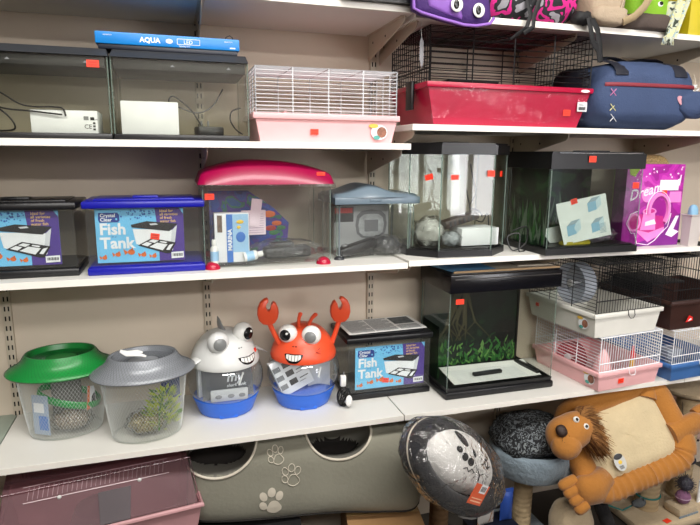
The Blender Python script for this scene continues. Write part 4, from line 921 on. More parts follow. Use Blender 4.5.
t, dome, F = bowl_tank('grey shark-faced bowl tank with blue base, beside the silver-lidded pot', (SX, SY, ZB + 0.0005), 22, SHK)
eye(t, F, -0.05, -0.058, 0.258, 0.035, EYEG, PUPG, (-0.25, -1, 0.0)); eye(t, F, 0.042, -0.05, 0.272, 0.034, EYEW, PUP, (0.25, -1, 0.05))
grin(dome, F, -0.05, 0.66, 0.2, 0.024, 0.008); dots(dome, F, 0.12, 0.236, 0.05, PUPG)
b = MB(F); 
b.tube([(-0.002, -0.0, 0.265), (-0.006, 0.012, 0.28), (-0.004, 0.03, 0.3), (0.0, 0.045, 0.312)], [0.026, 0.02, 0.011, 0.002], mat('fin_grey', (140, 142, 144), 0.4), 14, flat=0.3, up=(0, 1, 0)); b.build('back_fin', t, 60)
for sgn in (-1, 1):
    b = MB(F); b.tube([(0.085 * sgn, -0.01, 0.205), (0.108 * sgn, -0.014, 0.198), (0.13 * sgn, -0.018, 0.186), (0.15 * sgn, -0.022, 0.172)], [0.025, 0.022, 0.013, 0.002], SHK, 12, flat=0.28, up=(0, 1, 0)); b.build('side_fin', t, 60)
sticker(dome, 0.0, 0.0, 0, 0.018, 0.013, M=F @ R('Z', 46) @ T(0, -0.1035, 0.212) @ R('X', -26))
CX, CY = 0.40, 1.84
t, dome, F = bowl_tank('orange crab-faced bowl tank with raised claws, beside a black-lidded fish tank', (CX, CY, ZB + 0.0005), -24, CRB)
eye(t, F, -0.038, -0.064, 0.262, 0.032, EYEW, PUP, (-0.15, -1, 0.05)); eye(t, F, 0.04, -0.06, 0.258, 0.033, EYEW, PUPG, (0.05, -1, 0.05))
grin(dome, F, -0.4, 0.2, 0.197, 0.028, 0.006); dots(dome, F, -0.1, 0.228, 0.05)
b = MB(F)
for dz in range(3): b.tube([((dome_r(0.205 + dz * 0.006) + 0.0006) * math.sin(a), -(dome_r(0.205 + dz * 0.006) + 0.0006) * math.cos(a), 0.205 + dz * 0.006 + 0.004 * math.sin(a * 14 + dz)) for a in [0.62 + 0.02 * i for i in range(9)]], 0.0014, mat('mark_dark_red', (150, 34, 24), 0.5), 5)
b.build('cheek_marks', dome)
for x in (-0.008, 0.026):
    b = MB(F); b.tube([(x, -0.03, 0.268), (x * 1.1, -0.032, 0.292), (x * 1.3 + 0.004, -0.034, 0.31), (x * 1.5 + 0.01, -0.034, 0.322)], [0.0065, 0.006, 0.006, 0.0075], CRB, 10); b.ell((x * 1.5 + 0.01, -0.034, 0.322), (0.0078, 0.0078, 0.006), CRB, 12, 8, M=None); b.build('antenna', t, 60)
def claw(t, base, elbow, top, sgn):
    """raised arm with a notched pincer facing the viewer"""
    b = MB(); b.tube([base, elbow, (top[0], top[1], top[2] - 0.03)], [0.009, 0.0085, 0.0085], CRB, 12); arm = b.build('arm', t, 60)
    # pincer outline (x,z): round palm with a notch at its top
    o = [(0.0, -0.044), (0.018, -0.04), (0.031, -0.026), (0.036, -0.006), (0.034, 0.016), (0.026, 0.034), (0.012, 0.046), (0.002, 0.048), (-0.002, 0.042), (0.006, 0.032), (0.009, 0.02), (0.004, 0.008), (-0.004, 0.004), (-0.01, 0.014), (-0.012, 0.028), (-0.018, 0.036), (-0.026, 0.03), (-0.033, 0.014), (-0.035, -0.004), (-0.031, -0.022), (-0.022, -0.036), (-0.01, -0.043)]
    o = [(x * sgn, z) for x, z in o]
    if sgn < 0: o = o[::-1]
    b = MB(T(*top) @ R('Z', -8)); n = len(o); vs = []; fs = []
    L = [(-0.014, 0.72), (-0.0125, 0.86), (-0.008, 0.97), (0.0, 1.0), (0.008, 0.97), (0.0125, 0.86), (0.014, 0.72)]
    for y, k in L: vs += [(x * (k if abs(k - 1) < 1e-6 else 1 - (1 - k) * 0.55), y, z * (1 - (1 - k) * 0.4)) for x, z in o]
    for j in range(len(L) - 1):
        for i in range(n): fs.append((j * n + i, j * n + (i + 1) % n, (j + 1) * n + (i + 1) % n, (j + 1) * n + i))
    fs += [tuple(range(n))[::-1], tuple(range((len(L) - 1) * n, len(L) * n))]
    b.add(vs, fs, CRB); b.build('pincer', arm, 50)
claw(t, (-0.088, -0.03, 0.226), (-0.102, -0.034, 0.255), (-0.124, -0.034, 0.338), -1)
claw(t, (0.094, -0.03, 0.212), (0.106, -0.032, 0.25), (0.122, -0.03, 0.326), 1)
# contents of the two bowls
bx = thing('manual', 'dark grey manual with white lettering inside the shark-faced tank', 'leaflet', (SX + 0.0, SY - 0.05, ZB + 0.06), 0.1, None, (math.radians(-10), 0, 0.1))
b = MB(); b.M = Matrix.Diagonal((1.25, 1, 1.15, 1)); b.box(-0.062, 0.07, 0, 0.006, 0, 0.1, mat('card_slate', (78, 82, 88), 0.5)); b.text('my', 0.036, 0.0, 0.045, -0.0006, CW, 0.0008, 0.2); b.text('shark tank', 0.012, 0.0, 0.03, -0.0006, CW, 0.0003, 0.2); b.text('2.5 L', 0.012, -0.04, 0.012, -0.0006, CG, 0.0003)
for i in range(5): b.box(-0.055 + i * 0.024, -0.038 + i * 0.024, -0.0006, -0.0002, 0.082, 0.094, CG)
b.build('cover_sheet', bx)
wc = thing('white_carton', 'white carton standing left of the manual inside the shark-faced tank', 'carton', (SX - 0.07, SY - 0.02, ZB + 0.059), 0.3)
MB().box(-0.02, 0.03, 0, 0.02, 0, 0.11, WHITE_CARD, 0.001).build('carton_body', wc)
wc = thing('parts_bag', 'grey paper bag of parts at bottom of the shark-faced tank', 'bag', (SX + 0.0, SY - 0.065, ZB + 0.058))
b = MB(); b.box(-0.055, 0.065, -0.012, 0.0, 0.0, 0.04, mat('paper_pale_grey', (190, 192, 194), 0.6), 0.005)
for x in (-0.03, 0.01, 0.045): b.ell((x, -0.0125, 0.018), (0.011, 0.001, 0.007), MIDGREY, 12, 6)
b.build('bag_body', wc)
bx = thing('filter_carton', 'white carton with black diagrams tilted inside the crab-faced tank', 'carton', (CX - 0.044, CY - 0.055, ZB + 0.06), 0, None, (math.radians(-14), math.radians(-22), math.radians(6)))
b = MB(); b.M = Matrix.Diagonal((1.25, 1, 1.05, 1)); b.box(-0.03, 0.062, 0, 0.05, 0, 0.115, WHITE_CARD, 0.001)
for i in range(3):
    b.box(0.0, 0.022, -0.0008, -0.0003, 0.022 + i * 0.03, 0.04 + i * 0.03, CK); b.box(0.03, 0.055, -0.0008, -0.0003, 0.03 + i * 0.03, 0.033 + i * 0.03, CK); b.box(0.026, 0.044, -0.0008, -0.0003, 0.02 + i * 0.03, 0.022 + i * 0.03, MIDGREY)
    b.box(-0.028, -0.008, -0.0008, -0.0003, 0.02 + i * 0.03, 0.036 + i * 0.03, MIDGREY)
b.build('carton_body', bx)
lf = thing('leaflet', 'grey white leaflet rolled behind the carton inside the crab-faced tank', 'leaflet', (CX + 0.03, CY - 0.03, ZB + 0.06), -0.2)
b = MB(); b.grid(lambda u, v: (-0.02 + 0.075 * u, 0.02 * math.sin(3 * u), 0.002 + 0.115 * v - 0.03 * u * v), 12, 4, mat('paper_grey_white', (196, 198, 198), 0.7)); b.build('sheet', lf)
MB().tube([(CX + 0.04, CY - 0.085, ZB + 0.15), (CX + 0.03, CY - 0.095, ZB + 0.12)], 0.003, WHITE, 6).build('white_peg', None)
o = bpy.data.objects['white_peg']; tag(o, 'short white peg against the inner wall of the crab-faced tank', 'peg')
o = MB().tube([(SX + 0.05, SY - 0.082, ZB + 0.155), (SX + 0.035, SY - 0.095, ZB + 0.118)], 0.003, WHITE, 6).build('white_peg', None); tag(o, 'short white peg against the inner wall of the shark-faced tank', 'peg')
# cable bundle by the black-lidded tank
cb = thing('cable_bundle', 'black cable tied in a bundle with white tag, beside the crab-faced tank', 'cable', (0.523, 1.752, ZB + 0.001))
for k in range(7):
    a = 0.35 * k - 1.0; b = MB(T(0, 0, 0.034) @ R('Z', 20 * k - 50) @ R('X', 8 * k - 20))
    b.tube([(0.022 * math.cos(2 * PI * i / 20) + 0.002 * k - 0.006, 0.0, 0.031 * math.sin(2 * PI * i / 20)) for i in range(20)], 0.0024, CABLE, 6, True); b.build('coil', cb)
b = MB(); b.ell((0.008, -0.026, 0.03), (0.012, 0.004, 0.02), mat('tag_white', (220, 220, 220), 0.5), 16, 8); b.build('paper_tag', cb)
b = MB(T(0.0, 0.02, 0.085)); b.box(-0.01, 0.01, -0.008, 0.008, -0.02, 0.02, WHITE, 0.004); b.bar((0, 0, 0.02), (0.004, 0, 0.032), 0.0025, GREY, 6); b.build('plug', cb)
MB().tube([(0.0, 0.02, 0.066), (-0.006, 0.012, 0.05), (-0.012, 0.0, 0.03)], 0.0024, CABLE, 6).build('lead', cb)

# ------------------------------------------------------------------ open aquarium, lower shelf
ox, oy, W_, D_, H_ = 0.882, 1.702, 0.43, 0.238, 0.452
t = thing('aquarium', 'tall aquarium with deep black lid, plant backdrop and white sheet on its floor', 'aquarium', (ox, oy, ZB + 0.0005))
GLASSO = glass('open_tank_glass', (251, 253, 251), 1.2)
b = MB(); b.box(-0.006, W_ + 0.006, -0.006, D_ + 0.006, 0, 0.026, BLACK, 0.006); b.tray((0.002, W_ - 0.002, 0.002, D_ - 0.002), (0, W_, 0, D_), 0.024, 0.04, 0.004, BLACK); b.build('base', t)
b = MB(); b.box(-0.006, W_ + 0.008, -0.008, D_ + 0.004, H_ - 0.068, H_ - 0.004, mat('gloss_black', (12, 12, 18), 0.22), 0.004); b.box(0.0, W_, 0.0, D_, H_ - 0.005, H_, BLACK, 0.001); lid = b.build('lid', t)
MB().box(0.01, W_ - 0.002, -0.0105, -0.0075, H_ - 0.02, H_ - 0.0165, MATS['chrome_line']).build('bright_strip', lid, 0)
glass_box(W_ - 0.004, D_ - 0.004, 0.026, H_ - 0.066, t, GLASSO, 0.004, GLASS_EDGE, x0=0.002, y0=0.002)
ROOT = patches('print_roots_plants', [(0, (12, 18, 16)), (0.42, (18, 30, 24)), (0.55, (26, 48, 30)), (0.66, (40, 70, 40))], 8, 0.35, bump=0, stretch=(1, 1, 0.7))
b = MB(); b.box(0.007, W_ - 0.007, D_ - 0.009, D_ - 0.0075, 0.03, H_ - 0.068, ROOT); b.build('backdrop', t, 0)
leaf_sheet(t, 0.01, W_ - 0.01, 0.03, 0.16, D_ - 0.0095, 230, [G1, G2, G2, G3], 21, 0.012, 0.04)
b = MB(); rnd = random.Random(8)
for i in range(11):
    x0 = 0.1 + rnd.random() * 0.14; xt = 0.14 + rnd.random() * 0.06; w = 0.003 + rnd.random() * 0.006
    b.tube([(xt, D_ - 0.0105, H_ - 0.085), (xt * 0.7 + x0 * 0.3 + 0.01 * math.sin(i), D_ - 0.0105, 0.3), (x0, D_ - 0.0105, 0.2), (x0 + (rnd.random() - 0.5) * 0.16, D_ - 0.0105, 0.13)], [w * 1.4, w, w * 0.8, w * 0.3], mat('print_root_dark', (64, 60, 38), 0.5), 6, flat=0.08, up=(1, 0, 0))
b.build('printed_root', t, 0)
b = MB(); b.box(W_ - 0.014, W_ - 0.006, D_ - 0.014, D_ - 0.006, 0.03, H_ - 0.068, BLACK); b.build('corner_post', t)
b = MB(); b.box(0.0065, 0.008, 0.09, D_ - 0.01, 0.03, 0.24, ROOT); b.build('side_greenery', t, 0)  # side reflection of the back plants, modelled as a panel with leaves
leaf_sheet(t, 0.0, 0.14, 0.03, 0.15, 0, 80, [G1, G2, G3], 31, 0.012, 0.04, M=T(0.0088, D_ - 0.012, 0) @ R('Z', 90) @ Matrix.Scale(-1, 4, (1, 0, 0)))
sticker(t, 0.036, H_ - 0.098, -0.001, 0.03, 0.018); sticker(t, 0.2, H_ - 0.1, 0, 0.012, 0.014, M=T(W_ - 0.006, 0.0, 0) @ R('Z', -90) @ T(-0.36, -0.002, 0))
ws = thing('paper_sheet', 'large white sheet lying on the floor of the tall aquarium', 'paper', (ox + 0.02, oy + 0.02, ZB + 0.0422))
b = MB(); b.grid(lambda u, v: (0.02 + u * 0.36 + 0.02 * v, v * 0.17 * (1 - 0.12 * u), 0.0015 + 0.02 * max(0, v - 0.7) * u), 12, 8, PAPER)
for i in range(12): b.box(0.05, 0.33, 0.008 + i * 0.01, 0.0095 + i * 0.01, 0.0022, 0.0026, mat('ink_faint', (196, 200, 204), 0.7))
b.build('sheet', ws)
for (x0, x1, y0, y1, lb) in ((0.145, 0.265, 0.065, 0.082, 'black plastic bar lying across the white sheet in the tall aquarium'),):
    o = thing('plastic_bar', lb, 'bar', (ox + x0, oy + y0, ZB + 0.046), 0.05); b = MB(); b.box(0, x1 - x0, 0, y1 - y0, 0, 0.012, BLACK, 0.002); b.build('bar_body', o); MB().box(0.004, x1 - x0 - 0.004, 0.004, 0.008, 0.0119, 0.0135, DG).build('groove', o)
o = thing('plastic_bar', 'black plastic bar lying along the right wall of the tall aquarium', 'bar', (ox + W_ - 0.04, oy + 0.035, ZB + 0.0425), 0.12); b = MB(); b.box(0, 0.016, 0, 0.13, 0, 0.014, BLACK, 0.002); b.build('bar_body', o)
MB().box(0.004, 0.008, 0.004, 0.126, 0.0139, 0.0152, DG).build('groove', o)
# flattened printed carton on the lid
fc = thing('flat_carton', 'flattened blue and brown carton lying on the lid of the tall aquarium', 'carton', (ox - 0.02, oy + 0.0, ZB + H_ + 0.0015), 0.02)
KRAFT = mat('kraft_board', (168, 140, 106), 0.7)
b = MB(); b.prism([(0.0, 0), (0.2, 0), (0.2, 0.24), (0.0, 0.24)], 0, 0.004, mat('print_cyan', (104, 172, 224), 0.4), M=R('X', -90) @ Matrix.Scale(-1, 4, (0, 0, 1)))
b.vprism([(0.04, 0.01), (0.2, 0.01), (0.2, 0.24), (0.0, 0.24)], 0.0, 0.005, MATS['print_cyan']); b.vprism([(0.2, 0.005), (0.44, 0.0), (0.44, 0.23), (0.2, 0.24)], 0.0, 0.005, mat('print_board_pale', (206, 196, 180), 0.5))
b.vprism([(0.035, 0.003), (0.45, -0.006), (0.45, 0.0), (0.04, 0.01)], 0.0, 0.0055, KRAFT)
b = MB(); 
b.vprism([(0.04, 0.01), (0.2, 0.006), (0.2, 0.235), (0.0, 0.235)], 0.0, 0.006, MATS['print_cyan']); b.vprism([(0.2, 0.006), (0.445, 0.0), (0.445, 0.23), (0.2, 0.235)], 0.0, 0.006, MATS['print_board_pale'])
b.vprism([(0.03, 0.002), (0.45, -0.009), (0.445, 0.0005), (0.04, 0.0105)], 0.0, 0.0065, KRAFT); b.build('board', fc)
b = MB(); b.vprism([(0.3, 0.03), (0.44, 0.02), (0.42, 0.2), (0.32, 0.2)], 0.0062, 0.0085, MATS['print_board_pale']); b.build('flap', fc)
# ------------------------------------------------------------------ soft bags of the right bay
def soft(c, r, e1, e2, m, seed, amp, b, nu=44, nv=24, zmin=None, shape=None):
    """rounded-box cushion with fabric folds"""
    def s(x, e): return math.copysign(abs(x) ** e, x)
    def fn(u, v):
        a = 2 * PI * u; q = PI * (v - 0.5)
        d = Vector((s(math.cos(q), e2) * s(math.cos(a), e1), s(math.cos(q), e2) * s(math.sin(a), e1), s(math.sin(q), e2)))
        k = 1 + amp * noise.noise(d * 1.8 + Vector((seed, 0, 0))) + amp * 0.5 * noise.noise(d * 5 + Vector((0, seed, 0)))
        p = Vector((d.x * r[0] * k, d.y * r[1] * k, d.z * r[2] * k))
        if shape: p = shape(p)
        p = p + Vector(c)
        if zmin is not None and p.z < zmin: p.z = zmin
        return p
    b.grid(fn, nu, nv, m, cu=True); return b
NAVYF = mat('navy_canvas', (54, 70, 104), 0.8, bump=0.25, bscale=220, var=0.1, scale=8); WEB = mat('navy_webbing', (18, 20, 34), 0.7)
t = thing('holdall', 'navy blue fabric holdall with red zip and pink heart at right end', 'bag', (1.565, 1.77, ZTR + 0.001), math.radians(-2))
b = MB(); soft((0, 0, 0.112), (0.215, 0.165, 0.118), 0.42, 0.55, NAVYF, 3, 0.05, b, 64, 36, 0.0, lambda p: Vector((p.x * (1 - 0.16 * max(0, p.z) / 0.118), p.y, p.z))); body = b.build('bag_body', t, 80)
from mathutils.bvhtree import BVHTree
BAGT = BVHTree.FromPolygons([v.co for v in body.data.vertices], [list(p.vertices) for p in body.data.polygons])
def front_y(x, z, mb=body):
    h = BAGT.ray_cast(Vector((x, -1, z)), Vector((0, 1, 0)))
    return h[0].y if h[0] is not None else -0.05
fy = [front_y(-0.18 + 0.018 * i, 0.142) for i in range(21)]; 
b = MB(); b.tube([(-0.18 + 0.018 * i, fy[i] - 0.003, 0.142) for i in range(21)], 0.0062, mat('zip_red', (130, 40, 52), 0.6), 8, flat=0.4, up=(0, 0, 1)); b.build('zip', t)
for x in (-0.125, 0.105):
    b = MB(); b.ribbon([(x, front_y(x, zz) - 0.003, zz) for zz in (0.172, 0.185, 0.2, 0.212)] + [(x, -0.06, 0.232), (x, -0.02, 0.24)], 0.052, 0.005, WEB); b.build('webbing_patch', t)
b = MB(); b.ribbon([(-0.13, -0.06, 0.232), (-0.115, -0.04, 0.243), (-0.06, -0.02, 0.247), (0.0, -0.015, 0.238), (0.05, -0.02, 0.246), (0.1, -0.045, 0.243), (0.115, -0.06, 0.23)], 0.03, 0.008, WEB, (0, 1, 0)); b.build('carry_handle', t)
def cross(x, z, m, s=0.011):
    b = MB(); y = front_y(x, z) - 0.002
    b.bar((x - s, y, z - s), (x + s, y, z + s), 0.0013, m); b.bar((x - s, y - 0.001, z + s), (x + s, y - 0.001, z - s), 0.0013, m); return b.build('stitched_cross', t, 0)
cross(-0.155, 0.116, mat('thread_pink', (210, 130, 180), 0.7)); cross(-0.15, 0.068, mat('thread_cream', (226, 222, 160), 0.7)); cross(-0.14, 0.035, mat('thread_white', (216, 220, 226), 0.7), 0.012)
b = MB(); hx, hz = 0.118, 0.098; y = front_y(hx, hz) - 0.004
hp = [(0.022 * math.sin(a) ** 3, (0.0165 * math.cos(a) - 0.0065 * math.cos(2 * a) - 0.0025 * math.cos(3 * a))) for a in [2 * PI * i / 28 for i in range(28)]]
b.prism([(hx + p[0], hz + p[1]) for p in hp][::-1], y, y + 0.008, mat('felt_pink', (206, 150, 160), 0.9)); b.build('heart_patch', t, 0)
b = MB(); soft((0.185, -0.15, 0.085), (0.075, 0.03, 0.045), 0.7, 0.7, NAVYF, 8, 0.12, b, 28, 16); b.build('side_pocket', t, 80)
b = MB(); soft((-0.195, 0.02, 0.12), (0.03, 0.1, 0.09), 0.7, 0.7, WEB, 9, 0.08, b, 24, 14); b.build('end_panel', t, 80)
kr = thing('key_charm', 'small white charm dangling on the right side of the navy holdall', 'charm', (1.75, 1.625, ZTR + 0.15))
b = MB()
for z in (0.0, -0.016): b.box(-0.008, 0.008, -0.002, 0.002, z - 0.002, z + 0.002, WHITE, M=T(0, 0, 0) @ R('Y', 35)); b.box(-0.008, 0.008, -0.004, -0.001, z - 0.002, z + 0.002, WHITE, M=R('Y', -40))
b.build('crossed_charm', kr, 0); MB().tube([(0, 0, 0.0), (0.004, 0.004, 0.02), (0.0, 0.01, 0.04)], 0.0015, METAL, 6).build('loop', kr)

# purple bag with eyes, hanging over the top edge
PUR = mat('purple_felt', (66, 36, 104), 0.75, bump=0.2, bscale=120); LIL = mat('lilac_satin', (142, 96, 186), 0.5, bump=0.1)
t = thing('face_bag', 'purple bag with two round white eyes overhanging the top shelf', 'bag', (0.795, 1.60, ZTTR + 0.001), 0)
def pouch(out, y0, y1, m, b, puff=0.012):
    """soft flat pouch from an outline in x,z"""
    n = len(out); cx = sum(p[0] for p in out) / n; cz = sum(p[1] for p in out) / n
    L = [(y0, 0.0), (y0, 0.5), (y0 + 0.002, 0.85), (y0 + (y1 - y0) * 0.3, 0.98), ((y0 + y1) / 2, 1.0), (y1, 0.95), (y1, 0.0)]
    vs = []; fs = []
    for y, k in L:
        kk = max(k, 0.001); vs += [(cx + (x - cx) * kk, y - puff * (1 - kk) * (1 if y <= y0 + 0.003 else 0), cz + (z - cz) * kk) for x, z in out]
    for j in range(len(L) - 1):
        for i in range(n): fs.append((j * n + i, j * n + (i + 1) % n, (j + 1) * n + (i + 1) % n, (j + 1) * n + i))
    return b.add(vs, fs, m)
b = MB(); soft((0.0, 0.16, 0.12), (0.13, 0.13, 0.12), 0.6, 0.7, PUR, 4, 0.06, b, 40, 24, 0.0); b.build('bag_body', t, 80)
flap = [(-0.135, 0.07), (-0.13, -0.009), (-0.105, -0.019), (-0.046, -0.03), (0.026, -0.042), (0.066, -0.042), (0.112, -0.033), (0.124, -0.016), (0.112, 0.05), (0.09, 0.12), (-0.08, 0.12)]
b = MB(); pouch(flap, -0.024, 0.012, PUR, b); fp = b.build('front_flap', t, 60)
b = MB(); pouch([(-0.1, 0.05), (-0.085, 0.0), (-0.03, -0.018), (0.02, -0.028), (0.028, 0.03), (0.02, 0.1), (-0.06, 0.1)], -0.032, -0.02, LIL, b, 0.01); b.build('lilac_panel', fp, 60)
b = MB(); b.tube([(x, -0.026, z) for x, z in flap[:8]], 0.0045, LIL, 8); b.build('edge_piping', fp)
for x, z, yy in ((-0.006, 0.006, -0.0435), (0.068, -0.002, -0.036)):
    b = MB(); b.ell((x, yy, z), (0.019, 0.004, 0.02), EYEW, 24, 10); e = b.build('eye', fp); b = MB(); b.ell((x - 0.003, yy - 0.003, z), (0.009, 0.003, 0.013), PUP, 20, 8); b.build('pupil', e)
# camouflage bag
CAMO = patches('camouflage_pink', [(0, (150, 148, 154)), (0.36, (28, 28, 32)), (0.46, (206, 30, 130)), (0.56, (36, 34, 40)), (0.63, (150, 148, 154))], 15, 0.8)
t = thing('camouflage_bag', 'pink, black and grey camouflage bag on top shelf beside the purple bag', 'bag', (1.097, 1.74, ZTTR + 0.001))
b = MB(); soft((0, 0, 0.1), (0.182, 0.11, 0.105), 0.5, 0.55, CAMO, 6, 0.05, b, 48, 28, 0.0); b.build('bag_body', t, 80)
for pts, w in (([(-0.02, -0.115, 0.13), (-0.04, -0.118, 0.06), (-0.03, -0.128, 0.01), (-0.05, -0.14, -0.03), (-0.09, -0.12, -0.062), (-0.14, -0.07, -0.068)], 0.015), ([(0.03, -0.115, 0.13), (0.0, -0.12, 0.05), (-0.02, -0.13, 0.005), (-0.03, -0.145, -0.028), (-0.055, -0.135, -0.045)], 0.015)):
    b = MB(); b.ribbon(pts, w, 0.004, BLACKM); b.build('strap', t)
b = MB(); b.ribbon([(0.16, -0.09, 0.03), (0.172, -0.14, 0.014), (0.178, -0.146, -0.02), (0.192, -0.142, -0.055), (0.222, -0.135, -0.08), (0.235, -0.13, -0.112)], 0.018, 0.004, BLACKM, (1, 0, 0.3)); b.ribbon([(0.17, -0.1, 0.03), (0.185, -0.143, 0.01), (0.205, -0.144, -0.02), (0.222, -0.138, -0.06), (0.236, -0.132, -0.112)], 0.02, 0.004, BLACKM, (1, 0, 0.3)); b.build('hanging_strap', t)
b = MB(); soft((0.165, -0.115, 0.018), (0.035, 0.022, 0.02), 0.8, 0.8, BLACKM, 2, 0.2, b, 20, 12); b.build('strap_keeper', t, 60)
# beige bag and green bag
BEI = mat('beige_canvas', (172, 154, 132), 0.85, bump=0.25, bscale=180); LIM = mat('lime_fabric', (126, 176, 36), 0.75, bump=0.2, bscale=160); TAUP = mat('taupe_fabric', (78, 66, 60), 0.8, bump=0.2, bscale=160)
t = thing('canvas_bag', 'beige canvas bag on top shelf left of the lime green bag', 'bag', (1.364, 1.73, ZTTR + 0.001))
b = MB(); soft((0, 0, 0.11), (0.08, 0.12, 0.115), 0.55, 0.6, BEI, 5, 0.05, b, 40, 26, 0.0); b.build('bag_body', t, 80)
b = MB(); b.tube([(0.035, -0.112, 0.16), (0.04, -0.124, 0.1), (0.03, -0.122, 0.05), (0.0, -0.115, 0.025), (-0.06, -0.1, 0.02)], 0.004, BEI, 8); b.build('seam_piping', t)
b = MB(); soft((0.0, -0.1, 0.032), (0.07, 0.03, 0.03), 0.6, 0.7, BEI, 12, 0.1, b, 28, 16, 0.0); b.build('front_pocket', t, 80)
b = MB(); b.ribbon([(0.04, -0.125, 0.012), (0.075, -0.135, 0.03), (0.105, -0.14, 0.06), (0.125, -0.138, 0.09), (0.13, -0.13, 0.13)], 0.026, 0.008, mat('beige_strap', (160, 140, 108), 0.85)); b.build('shoulder_strap', t)
t = thing('green_bag', 'lime green bag with taupe base and one eye on top shelf', 'bag', (1.54, 1.735, ZTTR + 0.001))
b = MB(); soft((0, 0, 0.105), (0.085, 0.115, 0.11), 0.5, 0.5, LIM, 15, 0.03, b, 40, 26, 0.0); b.build('bag_body', t, 80)
b = MB(); soft((0, -0.004, 0.025), (0.092, 0.122, 0.034), 0.5, 0.5, TAUP, 16, 0.05, b, 40, 20, 0.0); b.build('base_panel', t, 80)
b = MB(); b.ell((0.022, -0.112, 0.083), (0.013, 0.004, 0.01), EYEW, 18, 8); e = b.build('eye', t); b = MB(); b.ell((0.024, -0.1155, 0.085), (0.008, 0.002, 0.006), PUP, 14, 8); b.build('pupil', e)
FLOR = patches('floral_print', [(0, (52, 60, 50)), (0.4, (190, 196, 180)), (0.5, (206, 204, 160)), (0.6, (160, 184, 196)), (0.66, (70, 74, 60))], 42, 0.8)
t = thing('scarf', 'pale flower-patterned cloth with fringe hanging beside the lime green bag', 'scarf', (1.625, 1.615, ZTTR + 0.001))
b = MB(); b.grid(lambda u, v: (0.022 + (u - 0.5) * 0.05 - 0.045 * (1 - v), -0.004 - 0.006 * math.sin(u * 14), -0.026 + 0.13 * v + 0.008 * math.sin(u * 9)), 24, 12, FLOR); b.build('cloth', t, 80)
b = MB()
for i in range(9):
    x = -0.048 + i * 0.0052; b.tube([(x, -0.006, -0.022), (x - 0.003, -0.008, -0.034), (x - 0.006 + 0.003 * (i % 3), -0.007, -0.046)], 0.0014, FLOR, 5)
b.build('fringe', t, 0)
MB().box(-0.03, 0.05, 0.0, 0.1, 0.03, 0.1, FLOR, 0.02).build('folded_part', t, 60)
t = thing('yellow_carton', 'plain yellow carton at right end of the top shelf', 'carton', (1.712, 1.642, ZTTR + 0.001))
b = MB(); b.box(0, 0.15, 0, 0.16, 0, 0.2, mat('mustard_carton', (196, 178, 14), 0.5), 0.002); b.build('carton_body', t); MB().box(0.07, 0.08, -0.0008, 0.16, 0.199, 0.2006, mat('tape_clear', (210, 200, 120), 0.3)).build('tape', t)
t = thing('black_tray', 'black plastic tray on the topmost shelf left of the purple bag', 'tray', (0.455, 1.60, ZTT + 0.0005))
b = MB(); b.tray((0.012, 0.215, 0.01, 0.25), (0, 0.225, 0, 0.26), 0, 0.09, 0.003, BLACK); b.build('tray_body', t)
b = MB(); b.tube([(0, 0, 0.09), (0.225, 0, 0.09), (0.225, 0.26, 0.09), (0, 0.26, 0.09)], 0.004, BLACK, 6, True); b.build('rim', t)

# ------------------------------------------------------------------ below the lower shelf
PLUM = glass('plum_clear_plastic', (224, 200, 204), 1.4, rough=0.05, milk=0.3, milkc=(164, 122, 130))
PINKB = mat('dusky_pink_plastic', (198, 150, 154), 0.4)
t = thing('small_pet_home', 'dusky pink pet home with see-through plum cover under lower shelf at left', 'cage', (-0.235, 1.60, 0.252), math.radians(8))
b = MB(); b.tray((-0.245, 0.245, 0.03, 0.33), (-0.272, 0.272, -0.004, 0.345), 0, 0.2, 0.004, PINKB); b.tube([(-0.275, -0.008, 0.2), (0.275, -0.008, 0.2), (0.275, 0.348, 0.2), (-0.275, 0.348, 0.2)], 0.008, PINKB, 8, True); b.build('base_tray', t)
cv = [(0.0, 0.206), (0.085, 0.31), (0.10, 0.318), (0.335, 0.322), (0.338, 0.206)]
b = MB(); n = len(cv)
for s, xx in ((-1, -0.262), (1, 0.262)):
    b.add([(xx - 0.012 * s * (z - 0.206) / 0.11, y, z) for y, z in cv], [tuple(range(n))], PLUM)
for (y0, z0), (y1, z1) in zip(cv, cv[1:]):
    k0, k1 = 0.262 - 0.012 * (z0 - 0.206) / 0.11, 0.262 - 0.012 * (z1 - 0.206) / 0.11
    b.add([(-k0, y0, z0), (k0, y0, z0), (k1, y1, z1), (-k1, y1, z1)], [(0, 1, 2, 3)], PLUM)
b.build('cover', t, 20)
b = MB(); WTR = mat('clear_rib', (176, 146, 152), 0.3)
for i in range(30):
    x = -0.19 + i * 0.0125; b.bar((x, 0.068, 0.292), (x + 0.006, 0.092, 0.3165), 0.0011, WTR)
b.bar((-0.2, 0.064, 0.287), (0.19, 0.064, 0.287), 0.0018, WTR); b.bar((-0.2, 0.094, 0.3185), (0.19, 0.094, 0.3185), 0.0014, WTR)
b.build('vent_grille', t, 0)
b = MB(); b.tube([(-0.268, -0.004, 0.206), (-0.256, 0.081, 0.3145), (0.256, 0.081, 0.3145), (0.268, -0.004, 0.206)], 0.0025, PLUM, 8); b.build('cover_edge', t)
for x in (-0.11, 0.105): b = MB(); b.ell((x, 0.062, 0.285), (0.006, 0.004, 0.006), WHITE, 12, 8); b.build('clip', t)
b = MB(); b.prism([(-0.03, 0.0), (0.05, 0.0), (0.06, 0.09), (-0.03, 0.09)], 0, 0.001, glass('grey_window', (170, 165, 172), 1.6, milk=0.35, milkc=(128, 116, 122)), M=T(0.02, -0.003, 0.208) @ R('X', -39)); b.build('window_film', t)
dhh = thing('hideaway', 'black arched hideaway inside the plum-covered pet home', 'hideaway', (-0.26, 1.72, 0.258), 0.14)
